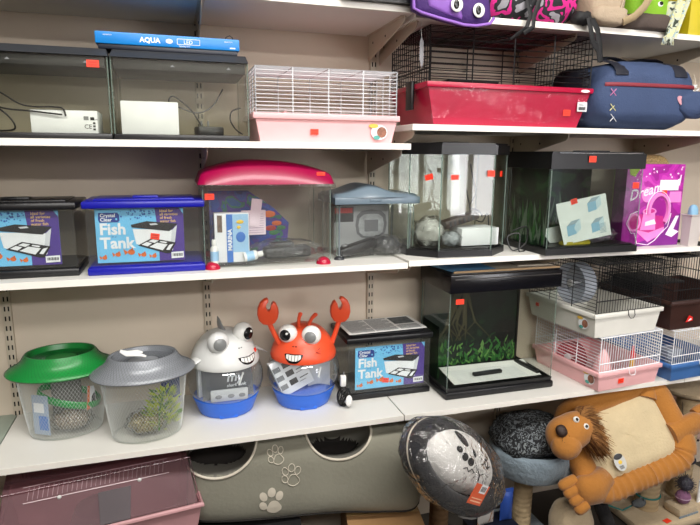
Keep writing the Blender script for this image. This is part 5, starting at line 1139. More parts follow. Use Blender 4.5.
b = MB(); b.lathe([(0.085, 0), (0.085, 0.15), (0.07, 0.19), (0.03, 0.21), (0, 0.212)], mat('dark_navy_plastic', (24, 22, 34), 0.4), 28); b.build('house_body', dhh); MB().ell((0, -0.084, 0.06), (0.035, 0.006, 0.05), BLACK, 20, 10).build('doorway', dhh)
ct = thing('storage_crate', 'dark storage crate hidden under the plum-covered pet home', 'crate', (-0.235, 1.77, 0.001), math.radians(8))
MB().tray((-0.24, 0.24, -0.12, 0.12), (-0.25, 0.25, -0.14, 0.14), 0, 0.245, 0.004, BLACKM).build('crate_body', ct); MB().box(-0.252, 0.252, -0.142, 0.142, 0.244, 0.25, BLACKM).build('lid', ct)

# cat tunnel bed
TUN = mat('olive_grey_suede', (140, 138, 124), 0.95, bump=0.15, bscale=70, var=0.06, scale=5, sheen=0.15); TUND = mat('grey_felt_lining', (120, 118, 110), 0.95); PIPE = mat('cream_piping', (214, 206, 190), 0.7); DARKIN = mat('opening_shade', (34, 30, 28), 0.95)
TL, TA, TB = 0.405, 0.150, 0.158
SEC = [(-TA * math.copysign(abs(math.cos(q)) ** 0.5, math.cos(q)), TB * math.copysign(abs(math.sin(q)) ** 0.5, math.sin(q))) for q in [2 * PI * i / 720 for i in range(721)]]
SL = [0.0]
for p, q in zip(SEC, SEC[1:]): SL.append(SL[-1] + math.hypot(q[0] - p[0], q[1] - p[1]))
PER = SL[-1]
holes = [(0.085, 0.183, 0.112), (-0.31, 0.156, 0.125)]   # along the bed, up the skin from the middle of its front, radius
t = thing('cat_tunnel', 'grey suede cat tunnel with round openings and cream paw prints under lower shelf', 'cat tunnel', (0.402, 1.805, 0.450), 0, None, (0, math.radians(3.5), math.radians(-6)))
def surf(x, ph, k=1.0):
    s = ph % PER; lo, hi = 0, 720
    while hi - lo > 1:
        mid = (lo + hi) // 2
        if SL[mid] <= s: lo = mid
        else: hi = mid
    f = (s - SL[lo]) / max(SL[hi] - SL[lo], 1e-9); yy = SEC[lo][0] + (SEC[hi][0] - SEC[lo][0]) * f; zz = SEC[lo][1] + (SEC[hi][1] - SEC[lo][1]) * f
    end = max(0.0, 1 - abs(x / TL) ** 22) ** 0.4; kk = k * end
    sag = 0.006 * math.sin(9 * x + 1) + 0.003 * noise.noise(Vector((x * 9, zz * 9, 0)))
    return Vector((x, (yy + sag) * kk, zz * kk + 0.002 * math.sin(14 * x)))
def hd(x, ph):
    """distance to the nearest opening, in metres along the skin, over its radius"""
    return min(math.hypot(x - hx, (ph - hp)) / hr for hx, hp, hr in holes)
def tun(u, v):
    x = -TL + 2 * TL * u; ph = PER * v
    if ph > PER * 0.75: ph -= PER
    d = hd(x, ph); k = 1.0
    if d < 1.0: k = 1 - 0.62 * min(1, ((1 - d) / 0.28)) ** 0.8
    return surf(x, ph, k)
b = MB(); nu, nv = 170, 150
o0 = len(b.v); b.grid(tun, nu, nv, TUN, cv=True)
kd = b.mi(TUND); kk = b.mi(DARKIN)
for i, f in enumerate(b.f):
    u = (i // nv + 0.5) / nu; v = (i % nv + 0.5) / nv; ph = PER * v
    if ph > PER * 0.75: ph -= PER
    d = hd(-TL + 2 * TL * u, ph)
    if d < 0.76: b.m[i] = kk  # deep part of each opening: its shade is put into the colour
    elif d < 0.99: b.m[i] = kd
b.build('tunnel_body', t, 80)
for hx, hp, hr in holes:
    P = []
    for i in range(60):
        a = 2 * PI * i / 60; x = hx + hr * 1.01 * math.cos(a)
        if abs(x) > TL * 0.995: continue
        P.append(surf(x, hp + hr * 1.01 * math.sin(a), 1.012))
    if hx < -0.3:
        k = max(range(len(P)), key=lambda i: (P[i] - P[i - 1]).length); P = P[k:] + P[:k]; b = MB(); b.tube(P, 0.0042, PIPE, 8)
    else: b = MB(); b.tube(P, 0.0042, PIPE, 8, True)
    b.build('opening_piping', t)
def paw(cx, cz, s, rot, solid):
    b = MB()
    def put(outl):
        pts = []
        for x, z in outl:
            x, z = x * s, z * s; X = cx + x * math.cos(rot) - z * math.sin(rot); Z = cz + x * math.sin(rot) + z * math.cos(rot)
            p = surf(X, Z, 1.0); pts.append(p + Vector((0, -0.0025, 0.0)))
        if solid: 
            c = sum(pts, Vector()) / len(pts); c.y -= 0.001; b.add(pts + [c], [(i, (i + 1) % len(pts), len(pts)) for i in range(len(pts))], PIPE)
        else: b.tube(pts, 0.0013, PIPE, 6, True)
    def el(x, z, rx, rz, r): return [(x + rx * math.cos(a) * math.cos(r) - rz * math.sin(a) * math.sin(r), z + rx * math.cos(a) * math.sin(r) + rz * math.sin(a) * math.cos(r)) for a in [2 * PI * i / 20 for i in range(20)]]
    put(el(-0.56, -0.28, 0.25, 0.34, 0.3)); put(el(-0.5, 0.42, 0.25, 0.36, 0.3)); put(el(0.06, 0.66, 0.27, 0.36, -0.1)); put(el(0.56, 0.34, 0.25, 0.36, -0.3))
    put([(0.16 + 0.48 * math.sin(a) * (1 + 0.14 * math.cos(3 * a)), -0.42 + 0.42 * math.cos(a) * (1 + 0.1 * math.cos(2 * a)) - (0.12 if math.cos(a) < -0.3 else 0)) for a in [2 * PI * i / 24 for i in range(24)]])
    return b.build('paw_print', t, 0)
paw(-0.13, -0.058, 0.048, 0.1, True); paw(-0.07, 0.03, 0.038, 0.1, False); paw(-0.122, 0.1, 0.032, 0.25, False)
b = MB(); b.tube([surf(x, -0.14, 1.01) for x in [-TL * 0.985 + TL * 1.97 * i / 50 for i in range(51)]], 0.004, mat('base_binding', (40, 38, 36), 0.9), 8); b.build('base_binding', t)
kb = thing('cardboard_box', 'brown cardboard box under right end of the grey cat tunnel', 'box', (0.66, 1.70, 0.001), math.radians(-10))
b = MB(); b.box(-0.14, 0.12, -0.14, 0.16, 0, 0.262, mat('brown_cardboard', (176, 136, 92), 0.8, bump=0.05)); b.build('box_body', kb); MB().box(-0.138, 0.118, -0.012, 0.012, 0.2615, 0.2632, mat('parcel_tape', (190, 160, 110), 0.3)).build('tape', kb)
MB().box(0.05, 0.08, -0.142, -0.1398, 0.235, 0.25, BLACK).build('printed_mark', kb)
kc = thing('storage_crate', 'black crate under left end of the grey cat tunnel', 'crate', (0.2, 1.80, 0.001), math.radians(-8))
MB().tray((-0.15, 0.15, -0.13, 0.13), (-0.165, 0.165, -0.14, 0.14), 0, 0.29, 0.004, BLACKM).build('crate_body', kc); MB().box(-0.168, 0.168, -0.143, 0.143, 0.289, 0.297, BLACKM).build('lid', kc)
# black and white pet bed in a clear bag
CHAR = mat('charcoal_plush', (34, 34, 38), 0.95, bump=0.4, bscale=120, sheen=0.2); WPL = mat('white_plush', (228, 226, 222), 0.95, bump=0.35, bscale=110, sheen=0.2)
def basis(o, e1, e2):
    """frame from an origin and two directions: x along e1, y towards e2, z out of the sheet"""
    a = Vector(e1).normalized(); c = a.cross(Vector(e2)).normalized(); b_ = c.cross(a)
    return Matrix(((a.x, b_.x, c.x, o[0]), (a.y, b_.y, c.y, o[1]), (a.z, b_.z, c.z, o[2]), (0, 0, 0, 1)))
def put(name, label, cat, M):
    t = thing(name, label, cat, M.to_translation()); t.rotation_euler = M.to_euler(); return t
Mb = basis((0.80, 1.452, 0.552), (0.30, 0.03, -0.25), (0.40, 0.36, 0.50))
t = put('pet_bed', 'charcoal and white paw-print pet bed wrapped in clear film beside the cat tunnel', 'pet bed', Mb)
A, B = 0.2, 0.108
b = MB(); b.grid(lambda u, v: (A * math.cos(2 * PI * u) * (1 - 0.25 * v ** 2), B * math.sin(2 * PI * u) * (1 - 0.25 * v ** 2), -0.10 * math.sin(v * PI / 2)), 56, 10, CHAR, cu=True); b.ell((0, 0, -0.085), (A * 0.78, B * 0.78, 0.02), CHAR, 40, 10); b.build('bed_side', t, 80)
b = MB(); b.torus((0, 0, 0), 1.0, 0.03, CHAR, A * 0.93, B * 0.93, 56, 12); b.build('rolled_rim', t, 80)
b = MB(); b.torus((0, 0, -0.012), 1.0, 0.0042, PIPE, A * 1.06, B * 1.16, 64, 8); b.build('edge_piping', t, 80)
KX, KY = A * 0.76, B * 0.82
def cush(x, y, k=1.0): return 0.07 * max(0.0, 1 - ((x + 0.006) / KX) ** 2 - ((y - 0.018) / KY) ** 2) ** 0.55 * k
b = MB(); b.grid(lambda u, v: (-0.006 + KX * 0.995 * v * math.cos(2 * PI * u), 0.018 + KY * 0.995 * v * math.sin(2 * PI * u), 0.0 + cush(-0.006 + KX * 0.995 * v * math.cos(2 * PI * u), 0.018 + KY * 0.995 * v * math.sin(2 * PI * u))), 48, 16, WPL, cu=True); cu_ = b.build('cushion', t, 80)
b = MB()
def spot(x, y, rx, ry, rot=0.0):
    x -= 0.03; y += 0.014
    pts = []
    for i in range(18):
        a = 2 * PI * i / 18; p = (x + rx * math.cos(a) * math.cos(rot) - ry * math.sin(a) * math.sin(rot), y + rx * math.cos(a) * math.sin(rot) + ry * math.sin(a) * math.cos(rot)); pts.append((p[0], p[1], cush(*p) + 0.002))
    b.add(pts + [(x, y, cush(x, y) + 0.003)], [(i, (i + 1) % 18, 18) for i in range(18)], BLACKM)
for q in ((-0.045, 0.012, 0.011, 0.01), (-0.02, 0.0, 0.012, 0.012), (0.006, -0.004, 0.013, 0.012), (-0.038, 0.048, 0.026, 0.013, -0.55), (0.012, 0.026, 0.013, 0.006, -0.9)): spot(*q)
b.build('paw_print', cu_, 0)
b = MB()
def scrib(pts): b.tube([(x - 0.03, y + 0.012, cush(x - 0.03, y + 0.012) + 0.0025) for x, y in pts], 0.0016, BLACKM, 6)
scrib([(-0.01, -0.03), (0.0, -0.022), (0.012, -0.03), (0.02, -0.018), (0.034, -0.024)]); scrib([(0.045, -0.012), (0.06, -0.02), (0.075, -0.01)]); scrib([(0.06, -0.02), (0.068, -0.036)]); scrib([(0.05, 0.01), (0.07, 0.02), (0.066, 0.034), (0.085, 0.03), (0.09, 0.014), (0.1, 0.024)]); scrib([(0.07, 0.02), (0.088, 0.01)])
b.build('lettering_script', cu_, 0)
b = MB()
def wrap(u, v):
    a = 2 * PI * u; q = PI * (v - 0.5); k = 1 + 0.05 * noise.noise(Vector((math.cos(a) * 2, math.sin(a) * 2, q * 2))) + 0.03 * noise.noise(Vector((math.cos(a) * 9, math.sin(a) * 9, q)))
    x = (A + 0.022) * math.cos(q) ** 0.8 * math.cos(a) * k; y = (B + 0.022) * math.cos(q) ** 0.8 * math.sin(a) * k
    return (x, y, -0.015 + (0.1 if q > 0 else 0.098) * math.sin(q) * k)
b.grid(wrap, 64, 28, glass('bed_film', (250, 250, 250), 3.2, rough=0.06, milk=0.012, bump=1.0, bscale=18), cu=True); b.build('clear_bag', t, 80)
b = MB(); b.tube([wrap(0.97 - 0.16 * i / 12, 0.5) for i in range(13)], 0.006, glass('bag_seam', (230, 230, 230), 1.6, milk=0.4), 8); b.build('bag_seam', t)
tgm = mat('tag_orange', (214, 96, 62), 0.5)
b = MB(); M2 = T(0.02, -0.07, 0.088) @ R('Z', 12) @ R('X', 28)
b.M = M2; b.box(-0.028, 0.03, -0.03, 0.035, 0, 0.0015, tgm); b.box(-0.004, 0.022, 0.008, 0.036, 0.0016, 0.0022, WHITE_CARD)
for i in range(7): b.box(-0.001 + i * 0.003, 0.0005 + i * 0.003, 0.014, 0.03, 0.0023, 0.0026, CK)
b.box(-0.02, 0.024, -0.022, -0.018, 0.0016, 0.002, mat('tag_ink', (236, 190, 160), 0.6)); b.box(-0.02, 0.024, -0.012, -0.009, 0.0016, 0.002, MATS['tag_ink']); b.build('swing_tag', t, 0)

# cat tree with grey plush basket
SIS = rope('sisal_rope', (206, 180, 140), 420); SISD = rope('sisal_rope_brown', (120, 90, 58), 420); GPL = mat('blue_grey_plush', (122, 136, 146), 0.95, bump=0.6, bscale=90, sheen=0.3, var=0.15, scale=30); BEIP = mat('beige_plush', (190, 170, 140), 0.95, bump=0.4, bscale=120, sheen=0.2)
def post(t, x, y, z0, z1, r, m, name='sisal_post'):
    b = MB(); n = max(8, int((z1 - z0) / 0.006)); prof = [(0, z0)]
    for i in range(n + 1): prof += [(r, z0 + (z1 - z0) * i / n), (r * 0.975, z0 + (z1 - z0) * min(1, (i + 0.5) / n))]
    prof.append((0, z1)); b.lathe(prof, m, 28, c=(x, y, 0)); return b.build(name, t, 60)
t = thing('cat_tree', 'cat tree with blue grey plush basket on a sisal post beside the wrapped bed', 'cat tree', (1.295, 1.76, 0.001))
MB().box(-0.2, 0.08, -0.13, 0.15, 0, 0.03, GPL, 0.012).build('base_board', t)
post(t, -0.03, 0.0, 0.03, 0.285, 0.036, SIS)
b = MB()
def bowl(u, v):
    pr = [(0.0, 0.252), (0.12, 0.25), (0.148, 0.262), (0.166, 0.3), (0.172, 0.34), (0.168, 0.362), (0.155, 0.372), (0.142, 0.362), (0.138, 0.33), (0.0, 0.31)]
    s = v * (len(pr) - 1); i = min(int(s), len(pr) - 2); f = s - i; r = pr[i][0] + (pr[i + 1][0] - pr[i][0]) * f; z = pr[i][1] + (pr[i + 1][1] - pr[i][1]) * f; a = 2 * PI * u
    k = 1 + 0.03 * noise.noise(Vector((math.cos(a) * 3, math.sin(a) * 3, z * 12)))
    return (r * math.cos(a) * k, r * math.sin(a) * k * 0.9, z + 0.034)
b.grid(bowl, 64, 36, GPL, cu=True); b.build('basket', t, 80)
LEO = patches('animal_print_plush', [(0, (118, 124, 128)), (0.38, (30, 31, 34)), (0.5, (118, 124, 128)), (0.55, (34, 35, 38)), (0.66, (128, 134, 136))], 44, 0.95, bump=0.5)
ld = thing('plush_cushion', 'grey and black animal-print plush cushion lying in the blue grey basket', 'cushion', (1.275, 1.76, 0.394), 0.1)
b = MB(); soft((0, 0, 0.045), (0.145, 0.12, 0.075), 0.85, 0.85, LEO, 2, 0.12, b, 48, 28, -0.045); b.build('cushion_body', ld, 80)
b = MB(); b.tube([(0.04, -0.075, 0.105), (0.058, -0.09, 0.085), (0.062, -0.1, 0.06), (0.085, -0.104, 0.035)], [0.018, 0.026, 0.026, 0.012], mat('cream_fur', (190, 184, 166), 0.95, bump=0.8, bscale=140), 12, flat=0.5); b.tube([(0.02, -0.105, 0.035), (0.045, -0.112, 0.03), (0.07, -0.11, 0.028)], [0.012, 0.02, 0.012], MATS['cream_fur'], 10, flat=0.6); b.build('fur_patch', ld, 60)

# plush lion rug
TAN = mat('tan_plush', (168, 110, 44), 0.95, bump=0.25, bscale=110, sheen=0.25, var=0.08, scale=8); CRM = mat('cream_plush', (202, 184, 148), 0.95, bump=0.3, bscale=110, sheen=0.2)
ML = basis((1.598, 1.62, 0.455), (0.629, -0.03, 0.165), (-0.06, 0.20, 0.29))
t = put('lion_rug', 'tan plush lion bed with cream middle leaning on the scratching posts', 'pet bed', ML)
HA, HB = 0.208, 0.152
def rr(s, ha, hb, r):
    """point on a rounded rectangle at s in 0..1"""
    P = []
    for cx, cy, a0 in ((ha - r, hb - r, 0), (-ha + r, hb - r, 1), (-ha + r, -hb + r, 2), (ha - r, -hb + r, 3)):
        for i in range(9): a = (a0 + i / 8) * PI / 2; P.append((cx + r * math.cos(a), cy + r * math.sin(a)))
    P.append(P[0]); L = [0]
    for p, q in zip(P, P[1:]): L.append(L[-1] + math.hypot(q[0] - p[0], q[1] - p[1]))
    d = (s % 1) * L[-1]
    for i in range(len(P) - 1):
        if d <= L[i + 1] + 1e-12:
            f = (d - L[i]) / max(L[i + 1] - L[i], 1e-9); return (P[i][0] + (P[i + 1][0] - P[i][0]) * f, P[i][1] + (P[i + 1][1] - P[i][1]) * f)
    return P[0]
def frame(u, v):
    x, y = rr(u, HA, HB, 0.075); x2, y2 = rr(u + 0.004, HA, HB, 0.075); tx, ty = x2 - x, y2 - y; l = math.hypot(tx, ty) or 1e-9; nx, ny = ty / l, -tx / l
    a = 2 * PI * v; fold = 0
    if y < -HB * 0.8 and -HA * 0.75 < x < HA * 0.9: fold = 0.009 * abs(math.sin(x * 120 + 0.8 * math.sin(x * 40))) ** 0.6 * max(0, math.sin(a) * 0.6 + 0.6)
    R_ = 0.048 - fold + 0.002 * noise.noise(Vector((x * 20, y * 20, a)))
    return (x + nx * R_ * math.cos(a), y + ny * R_ * math.cos(a), R_ * 0.8 * math.sin(a))
b = MB(); b.grid(frame, 260, 22, TAN, cu=True, cv=True); b.build('frame_roll', t, 80)
b = MB(); b.grid(lambda u, v: (rr(u, HA * 0.93, HB * 0.86, 0.07)[0] * v, rr(u, HA * 0.93, HB * 0.86, 0.07)[1] * v, 0.006 + 0.034 * (1 - v ** 4) + 0.004 * noise.noise(Vector((3 * v, math.cos(6.28 * u), math.sin(6.28 * u))))), 90, 20, CRM, cu=True); b.ell((0, 0, -0.025), (HA * 0.95, HB * 0.95, 0.03), TAN, 40, 10, e=0.6); b.build('middle_cushion', t, 80)
def paw_limb(pts, rad, tips):
    b = MB(); b.tube(pts, rad, TAN, 18, flat=0.75, up=(0, 0, 1) if False else None); o = b.build('paw', t, 80)
    for p, q in tips:
        b = MB(); p = Vector(p); q = Vector(q); b.tube([p, p.lerp(q, 0.4), p.lerp(q, 0.8), q, q + (q - p) * 0.06], [0.018, 0.0205, 0.02, 0.014, 0.004], TAN, 12); b.build('toe', o, 80)
paw_limb([(-0.15, -0.1, 0.01), (-0.21, -0.125, 0.016), (-0.262, -0.115, 0.02), (-0.285, -0.113, 0.02)], [0.05, 0.062, 0.06, 0.04], [((-0.268, -0.068 - 0.03 * i, 0.03), (-0.335 + 0.006 * i, -0.075 - 0.031 * i, 0.026)) for i in range(4)])
paw_limb([(0.17, -0.06, 0.0), (0.23, -0.055, 0.005), (0.29, -0.05, 0.005), (0.32, -0.045, 0.004)], [0.055, 0.05, 0.048, 0.03], [((0.3, -0.018 - 0.022 * i, 0.01), (0.35, -0.01 - 0.025 * i, 0.01)) for i in range(4)])
paw_limb([(0.14, 0.1, 0.0), (0.17, 0.145, 0.0), (0.18, 0.175, 0.0)], [0.05, 0.045, 0.03], [((0.16 + 0.016 * i, 0.17, 0.006), (0.155 + 0.02 * i, 0.2, 0.004)) for i in range(3)])
# head: muzzle towards the basket, crown to the right
hc = Vector((-0.232, 0.088, 0.088))
head_m = MB(T(*hc) @ R('Z', 8))
def headf(u, v):
    a = 2 * PI * u; q = PI * (v - 0.5); d = Vector((math.cos(q) * math.cos(a), math.cos(q) * math.sin(a), math.sin(q)))
    p = Vector((d.x * 0.098, d.y * 0.066, d.z * 0.062))
    if d.x < 0: p.y *= 1 + 0.22 * abs(d.x) - 0.1 * d.x * d.y; p.z *= 1 + 0.1 * abs(d.x)
    p.x -= 0.012 * max(0, -d.y) * (1 if d.x < 0.3 else 0)
    return p
head_m.grid(headf, 44, 26, TAN, cu=True); head = head_m.build('head', t, 80)
b = MB(T(*hc)); soft((-0.05, -0.034, 0.02), (0.055, 0.05, 0.046), 1, 1, TAN, 3, 0.04, b, 28, 18); b.build('muzzle', head, 80)
b = MB(T(*hc)); soft((-0.058, 0.018, 0.056), (0.02, 0.022, 0.014), 0.9, 0.9, mat('nose_dark_brown', (44, 26, 18), 0.6, bump=0.2), 5, 0.03, b, 24, 14); b.build('nose', head, 80)
for ex, ey in ((0.012, 0.035), (0.034, 0.002)):
    b = MB(T(*hc)); b.ell((ex, ey, 0.055), (0.0115, 0.0115, 0.008), EYEW, 18, 10); e = b.build('eye', head); b = MB(T(*hc)); b.ell((ex, ey, 0.061), (0.006, 0.006, 0.004), PUP, 14, 8); b.build('pupil', e)
b = MB(T(*hc))
for i in range(14):
    rnd = random.Random(i); b.ell((-0.078 + 0.04 * rnd.random(), -0.055 + 0.05 * rnd.random(), 0.058 + 0.004 * rnd.random()), (0.0016, 0.0016, 0.0014), MATS['nose_dark_brown'], 8, 6)
b.build('whisker_dots', head)
MANE = mat('mane_brown', (142, 98, 52), 0.95, var=0.3, scale=40); MANED = mat('mane_dark', (104, 66, 34), 0.95, var=0.3, scale=40)
b = MB(T(*hc)); rnd = random.Random(12)
for i in range(1500):
    th = rnd.uniform(-2.35, 2.35); ring = rnd.random()
    base = Vector((0.03 + 0.035 * ring * math.cos(th) + 0.012, 0.058 * math.sin(th) * (0.75 + 0.25 * ring), 0.045 - 0.05 * ring))
    d = Vector((0.7 + 0.3 * math.cos(th), math.sin(th) * 0.55 - 0.35, 0.1 - 0.4 * ring)).normalized() + Vector((rnd.gauss(0, 0.2), rnd.gauss(0, 0.2), rnd.gauss(0, 0.12)))
    L_ = rnd.uniform(0.03, 0.062); droop = Vector((0.1, -0.7, -0.3)) * 0.5
    p1 = base + d * L_ * 0.5; p2 = base + d * L_ + droop * L_
    b.tube([base, p1, p2], [0.002, 0.0018, 0.0004], MANE if rnd.random() < 0.6 else MANED, 3)
b.build('mane', head, 0)
b = MB(T(-0.095, -0.07, 0.058) @ R('X', 6)); b.lathe([(0, 0), (0.024, 0), (0.024, 0.001), (0, 0.001)], mat('tag_grey', (190, 190, 186), 0.5), 32, 0.95, 1.3)
b.ell((0, 0.02, 0.0012), (0.018, 0.01, 0.0006), CK, 20, 6); b.ell((0, 0.0, 0.0012), (0.008, 0.007, 0.0006), PY, 14, 6)
for i in range(6): b.box(-0.009 + i * 0.003, -0.0075 + i * 0.003, -0.024, -0.012, 0.0012, 0.0016, CK)
b.build('swing_tag', t)

# posts and cat trees behind and below the lion
TEAL = mat('teal_cord', (30, 116, 110), 0.6)
t = thing('scratching_post', 'cream sisal scratching post with teal cords below the lion bed', 'scratching post', (1.862, 1.735, 0.0365))
post(t, 0, 0, 0.0, 0.26, 0.048, SIS)
for z in (0.06, 0.15): MB().torus((0, 0, z), 0.05, 0.0035, TEAL).build('cord_ring', t)
MB().tube([(-0.047, -0.02, 0.06), (-0.12, -0.06, 0.07), (-0.2, -0.08, 0.068), (-0.28, -0.06, 0.1)], 0.003, TEAL, 6).build('cord', t)
tm = thing('toy_mouse', 'grey plush toy mouse on the teal cord of the cream scratching post', 'toy', (1.745, 1.66, 0.106))
b = MB(); soft((0, 0, 0.012), (0.034, 0.018, 0.016), 1, 1, mat('mouse_grey', (92, 96, 98), 0.95, bump=0.6, bscale=150), 3, 0.08, b, 24, 14); b.build('mouse_body', tm, 80)
for s in (-1, 1): MB().ell((0.018, 0.009 * s, 0.026), (0.006, 0.003, 0.007), MATS['mouse_grey'], 12, 8).build('ear', tm)
t = thing('cat_tree', 'tall cat tree with thick cream sisal post at far right behind the lion bed', 'cat tree', (2.065, 1.765, 0.001))
post(t, 0, 0, 0.035, 0.50, 0.047, SIS); MB().box(-0.34, 0.3, -0.16, 0.2, 0, 0.035, BEIP, 0.012).build('base_board', t)
MB().torus((0, 0, 0.21), 0.049, 0.006, mat('navy_cord', (24, 26, 44), 0.8)).build('cord_ring', t)
b = MB(); b.lathe([(0, 0.5), (0.17, 0.5), (0.19, 0.515), (0.19, 0.525), (0.17, 0.535), (0, 0.535)], BEIP, 40, 1, 0.8, c=(0.1, 0.04, 0)); b.build('upper_platform', t, 60)
MB().box(0.03, 0.07, -0.075, -0.07, 0.035, 0.14, WHITE_CARD).build('hang_label', t)
t = thing('plush_hoop', 'pale pink round plush hoop with dark stitched rim at far right', 'cat toy', (2.235, 1.92, 0.33), 0, None, (math.radians(70), 0, math.radians(-12)))
b = MB(); b.lathe([(0, -0.01), (0.12, -0.01), (0.135, 0.0), (0.12, 0.01), (0, 0.012)], mat('pale_pink_plush', (200, 168, 156), 0.95, bump=0.3), 44); b.build('disc', t, 60)
b = MB()
for i in range(40): a = 2 * PI * i / 40; b.ell((0.134 * math.cos(a), 0.134 * math.sin(a), 0.003), (0.007, 0.006, 0.008), mat('stitch_dark', (50, 36, 44), 0.9), 8, 6)
b.build('stitched_rim', t)
t = thing('scratching_post', 'brown rope scratching post between the cat tunnel and blue grey basket', 'scratching post', (0.90, 1.76, 0.001))
post(t, 0, 0, 0.025, 0.34, 0.036, SISD); MB().box(-0.09, 0.12, -0.1, 0.12, 0, 0.025, BLACKM, 0.01).build('base_board', t)
def packet(label, loc, w, h, m, rz, m2):
    t = thing('treat_packet', label, 'packet', loc, rz)
    b = MB(); b.grid(lambda u, v: (w * (u - 0.5), -0.016 * math.sin(PI * u) * math.sin(PI * v) ** 0.5, h * v), 14, 14, m); b.grid(lambda u, v: (w * (0.5 - u), 0.016 * math.sin(PI * u) * math.sin(PI * v) ** 0.5, h * v), 14, 14, m); b.build('packet_body', t, 60)
    b = MB(); b.box(-w / 2, w / 2, -0.001, 0.001, h - 0.001, h + 0.014, m2); b.build('top_seal', t, 0)
BRP = patches('brown_white_print', [(0, (190, 186, 182)), (0.47, (196, 192, 188)), (0.52, (150, 100, 60)), (0.62, (206, 202, 200))], 26, 0.5, bump=0)
packet('white packet with brown print standing below the wrapped pet bed', (1.04, 1.66, 0.165), 0.07, 0.12, BRP, 0.1, WHITE_CARD)
packet('blue packet standing beside the post of the blue grey basket', (1.125, 1.66, 0.165), 0.05, 0.115, mat('packet_blue', (40, 72, 150), 0.4), -0.05, MATS['packet_blue'])
pb = thing('display_box', 'dark display box holding two packets under the wrapped pet bed', 'box', (1.07, 1.66, 0.001), 0.03)
MB().box(-0.09, 0.09, -0.05, 0.06, 0, 0.16, DK, 0.002).build('box_body', pb); MB().box(-0.07, 0.07, -0.0515, -0.0495, 0.04, 0.12, mat('box_print', (120, 60, 60), 0.5)).build('front_print', pb)
t = thing('plush_hammock', 'cream and black plush hammock hanging low under the lion bed', 'cat hammock', (1.385, 1.63, 0.03))
b = MB(); soft((0.01, 0, 0.085), (0.08, 0.07, 0.1), 0.8, 0.8, BEIP, 4, 0.06, b, 36, 20, 0.0); b.build('cream_pad', t, 80)
b = MB(); b.tube([(0.085, -0.03, 0.22), (0.1, -0.05, 0.17), (0.13, -0.06, 0.1), (0.16, -0.06, 0.02)], [0.02, 0.026, 0.026, 0.016], mat('black_plush', (20, 18, 20), 0.95, bump=0.5), 14); b.build('black_strap', t, 60)
bt_ = thing('toy_ball', 'dark spiky toy ball hanging beside the tall thick sisal post', 'toy', (1.985, 1.665, 0.16))
b = MB(); b.ell((0, 0, 0), (0.03, 0.03, 0.03), mat('tinsel_dark', (58, 56, 66), 0.5, bump=0.8, bscale=120), 20, 12); b.build('ball', bt_)
b = MB(); rnd = random.Random(4)
for i in range(160):
    d = Vector((rnd.gauss(0, 1), rnd.gauss(0, 1), rnd.gauss(0, 1))).normalized(); b.bar(d * 0.028, d * 0.042, 0.0008, MATS['tinsel_dark'], 3)
b.build('bristles', bt_, 0)
MB().tube([(0, 0, 0.028), (0.004, 0.03, 0.12), (0.04, 0.1, 0.35)], 0.0012, BLACK, 5).build('cord', bt_)
bt_ = thing('toy_ball', 'mauve plush toy ball lying below the dark spiky ball', 'toy', (1.975, 1.66, 0.0755))
b = MB(); b.ell((0, 0, 0.03), (0.03, 0.028, 0.03), mat('mauve_plush', (140, 96, 128), 0.95, bump=0.6, bscale=120), 22, 14); b.build('ball', bt_); MB().torus((0, 0, 0.03), 0.0295, 0.002, mat('seam_pale', (190, 160, 180), 0.8), 1, 0.94).build('seam', bt_)
pl = thing('plush_block', 'beige plush step under the mauve toy ball', 'step', (1.97, 1.67, 0.0362), 0.1)
MB().box(-0.05, 0.06, -0.045, 0.035, 0, 0.038, BEIP, 0.012).build('step_body', pl); MB().box(-0.051, 0.061, -0.046, -0.042, 0.0, 0.01, GPL, 0.002).build('trim_band', pl)
rl = thing('sale_tag', 'small bright red tag on the base of the far right cat tree', 'tag', (1.865, 1.625, 0.0365), 0.2)
MB().box(-0.016, 0.016, -0.01, 0.01, 0, 0.002, STICK).build('tag_card', rl)
bm_ = thing('folded_blanket', 'blue grey folded blanket on floor in front of the far right cat tree', 'blanket', (1.9, 1.46, 0.001), 0.15)
b = MB(); soft((0, 0, 0.02), (0.2, 0.1, 0.028), 0.4, 0.6, mat('blanket_blue_grey', (74, 82, 96), 0.95, bump=0.4, bscale=90), 3, 0.06, b, 44, 20, 0.0); b.build('blanket_body', bm_, 80)

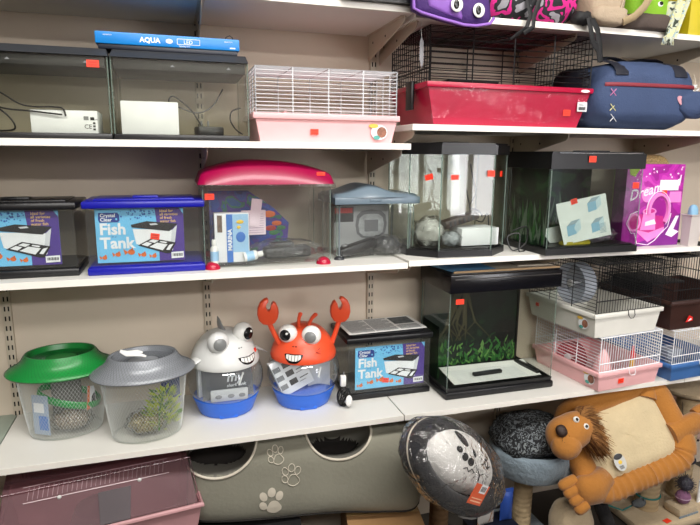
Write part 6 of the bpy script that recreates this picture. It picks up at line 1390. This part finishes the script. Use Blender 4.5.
# ------------------------------------------------------------------ light and camera
def area(name, loc, sx, sy, e, col, rot=(0, 0, 0)):
    l = bpy.data.lights.new(name, 'AREA'); l.shape = 'RECTANGLE'; l.size = sx; l.size_y = sy; l.energy = e; l.color = col
    o = bpy.data.objects.new(name, l); COL.objects.link(o); o.location = loc; o.rotation_euler = rot; o['kind'] = 'helper'; return o
area('ceiling_lamp_near', (0.5, 0.35, 2.95), 2.6, 0.4, 54, (1.0, 0.97, 0.92))
area('fill_lamp_middle', (0.8, -1.6, 2.95), 3.6, 0.6, 60, (1.0, 0.98, 0.94))  # unseen fill added for the walls beneath the shelves
area('fill_lamp_far', (0.8, -3.6, 2.95), 3.6, 0.6, 210, (1.0, 0.98, 0.96))  # unseen low-angle fill, added to brighten the wall between shelves
w = bpy.data.worlds.new('World'); sc.world = w; w.use_nodes = True
bg = w.node_tree.nodes.get('Background') or w.node_tree.nodes.new('ShaderNodeBackground')
bg.inputs[0].default_value = (0.9, 0.92, 1.0, 1); bg.inputs[1].default_value = 0.3
cam = bpy.data.cameras.new('camera'); co = bpy.data.objects.new('camera', cam); COL.objects.link(co)
cam.sensor_width = 36; cam.lens = 571.23 / 700 * 36; cam.clip_start = 0.02
yaw, pitch, roll = math.radians(17.094), math.radians(10.703), math.radians(0.435)
fw = Vector((math.sin(yaw) * math.cos(pitch), math.cos(yaw) * math.cos(pitch), -math.sin(pitch))); r0 = Vector((math.cos(yaw), -math.sin(yaw), 0)); u0 = r0.cross(fw)
r1 = r0 * math.cos(roll) + u0 * math.sin(roll); u1 = -r0 * math.sin(roll) + u0 * math.cos(roll)
Mc = Matrix(((r1.x, u1.x, -fw.x, 0), (r1.y, u1.y, -fw.y, 0), (r1.z, u1.z, -fw.z, 1.5), (0, 0, 0, 1)))
co.matrix_world = Mc; sc.camera = co
sc.view_settings.view_transform = 'Standard'; sc.view_settings.look = 'None'; sc.view_settings.gamma = 1; sc.view_settings.use_curve_mapping = False
sc.view_settings.exposure = 0.65
sc.cycles.transparent_max_bounces = 48; sc.cycles.max_bounces = 10; sc.cycles.diffuse_bounces = 4; sc.cycles.caustics_reflective = False; sc.cycles.caustics_refractive = False
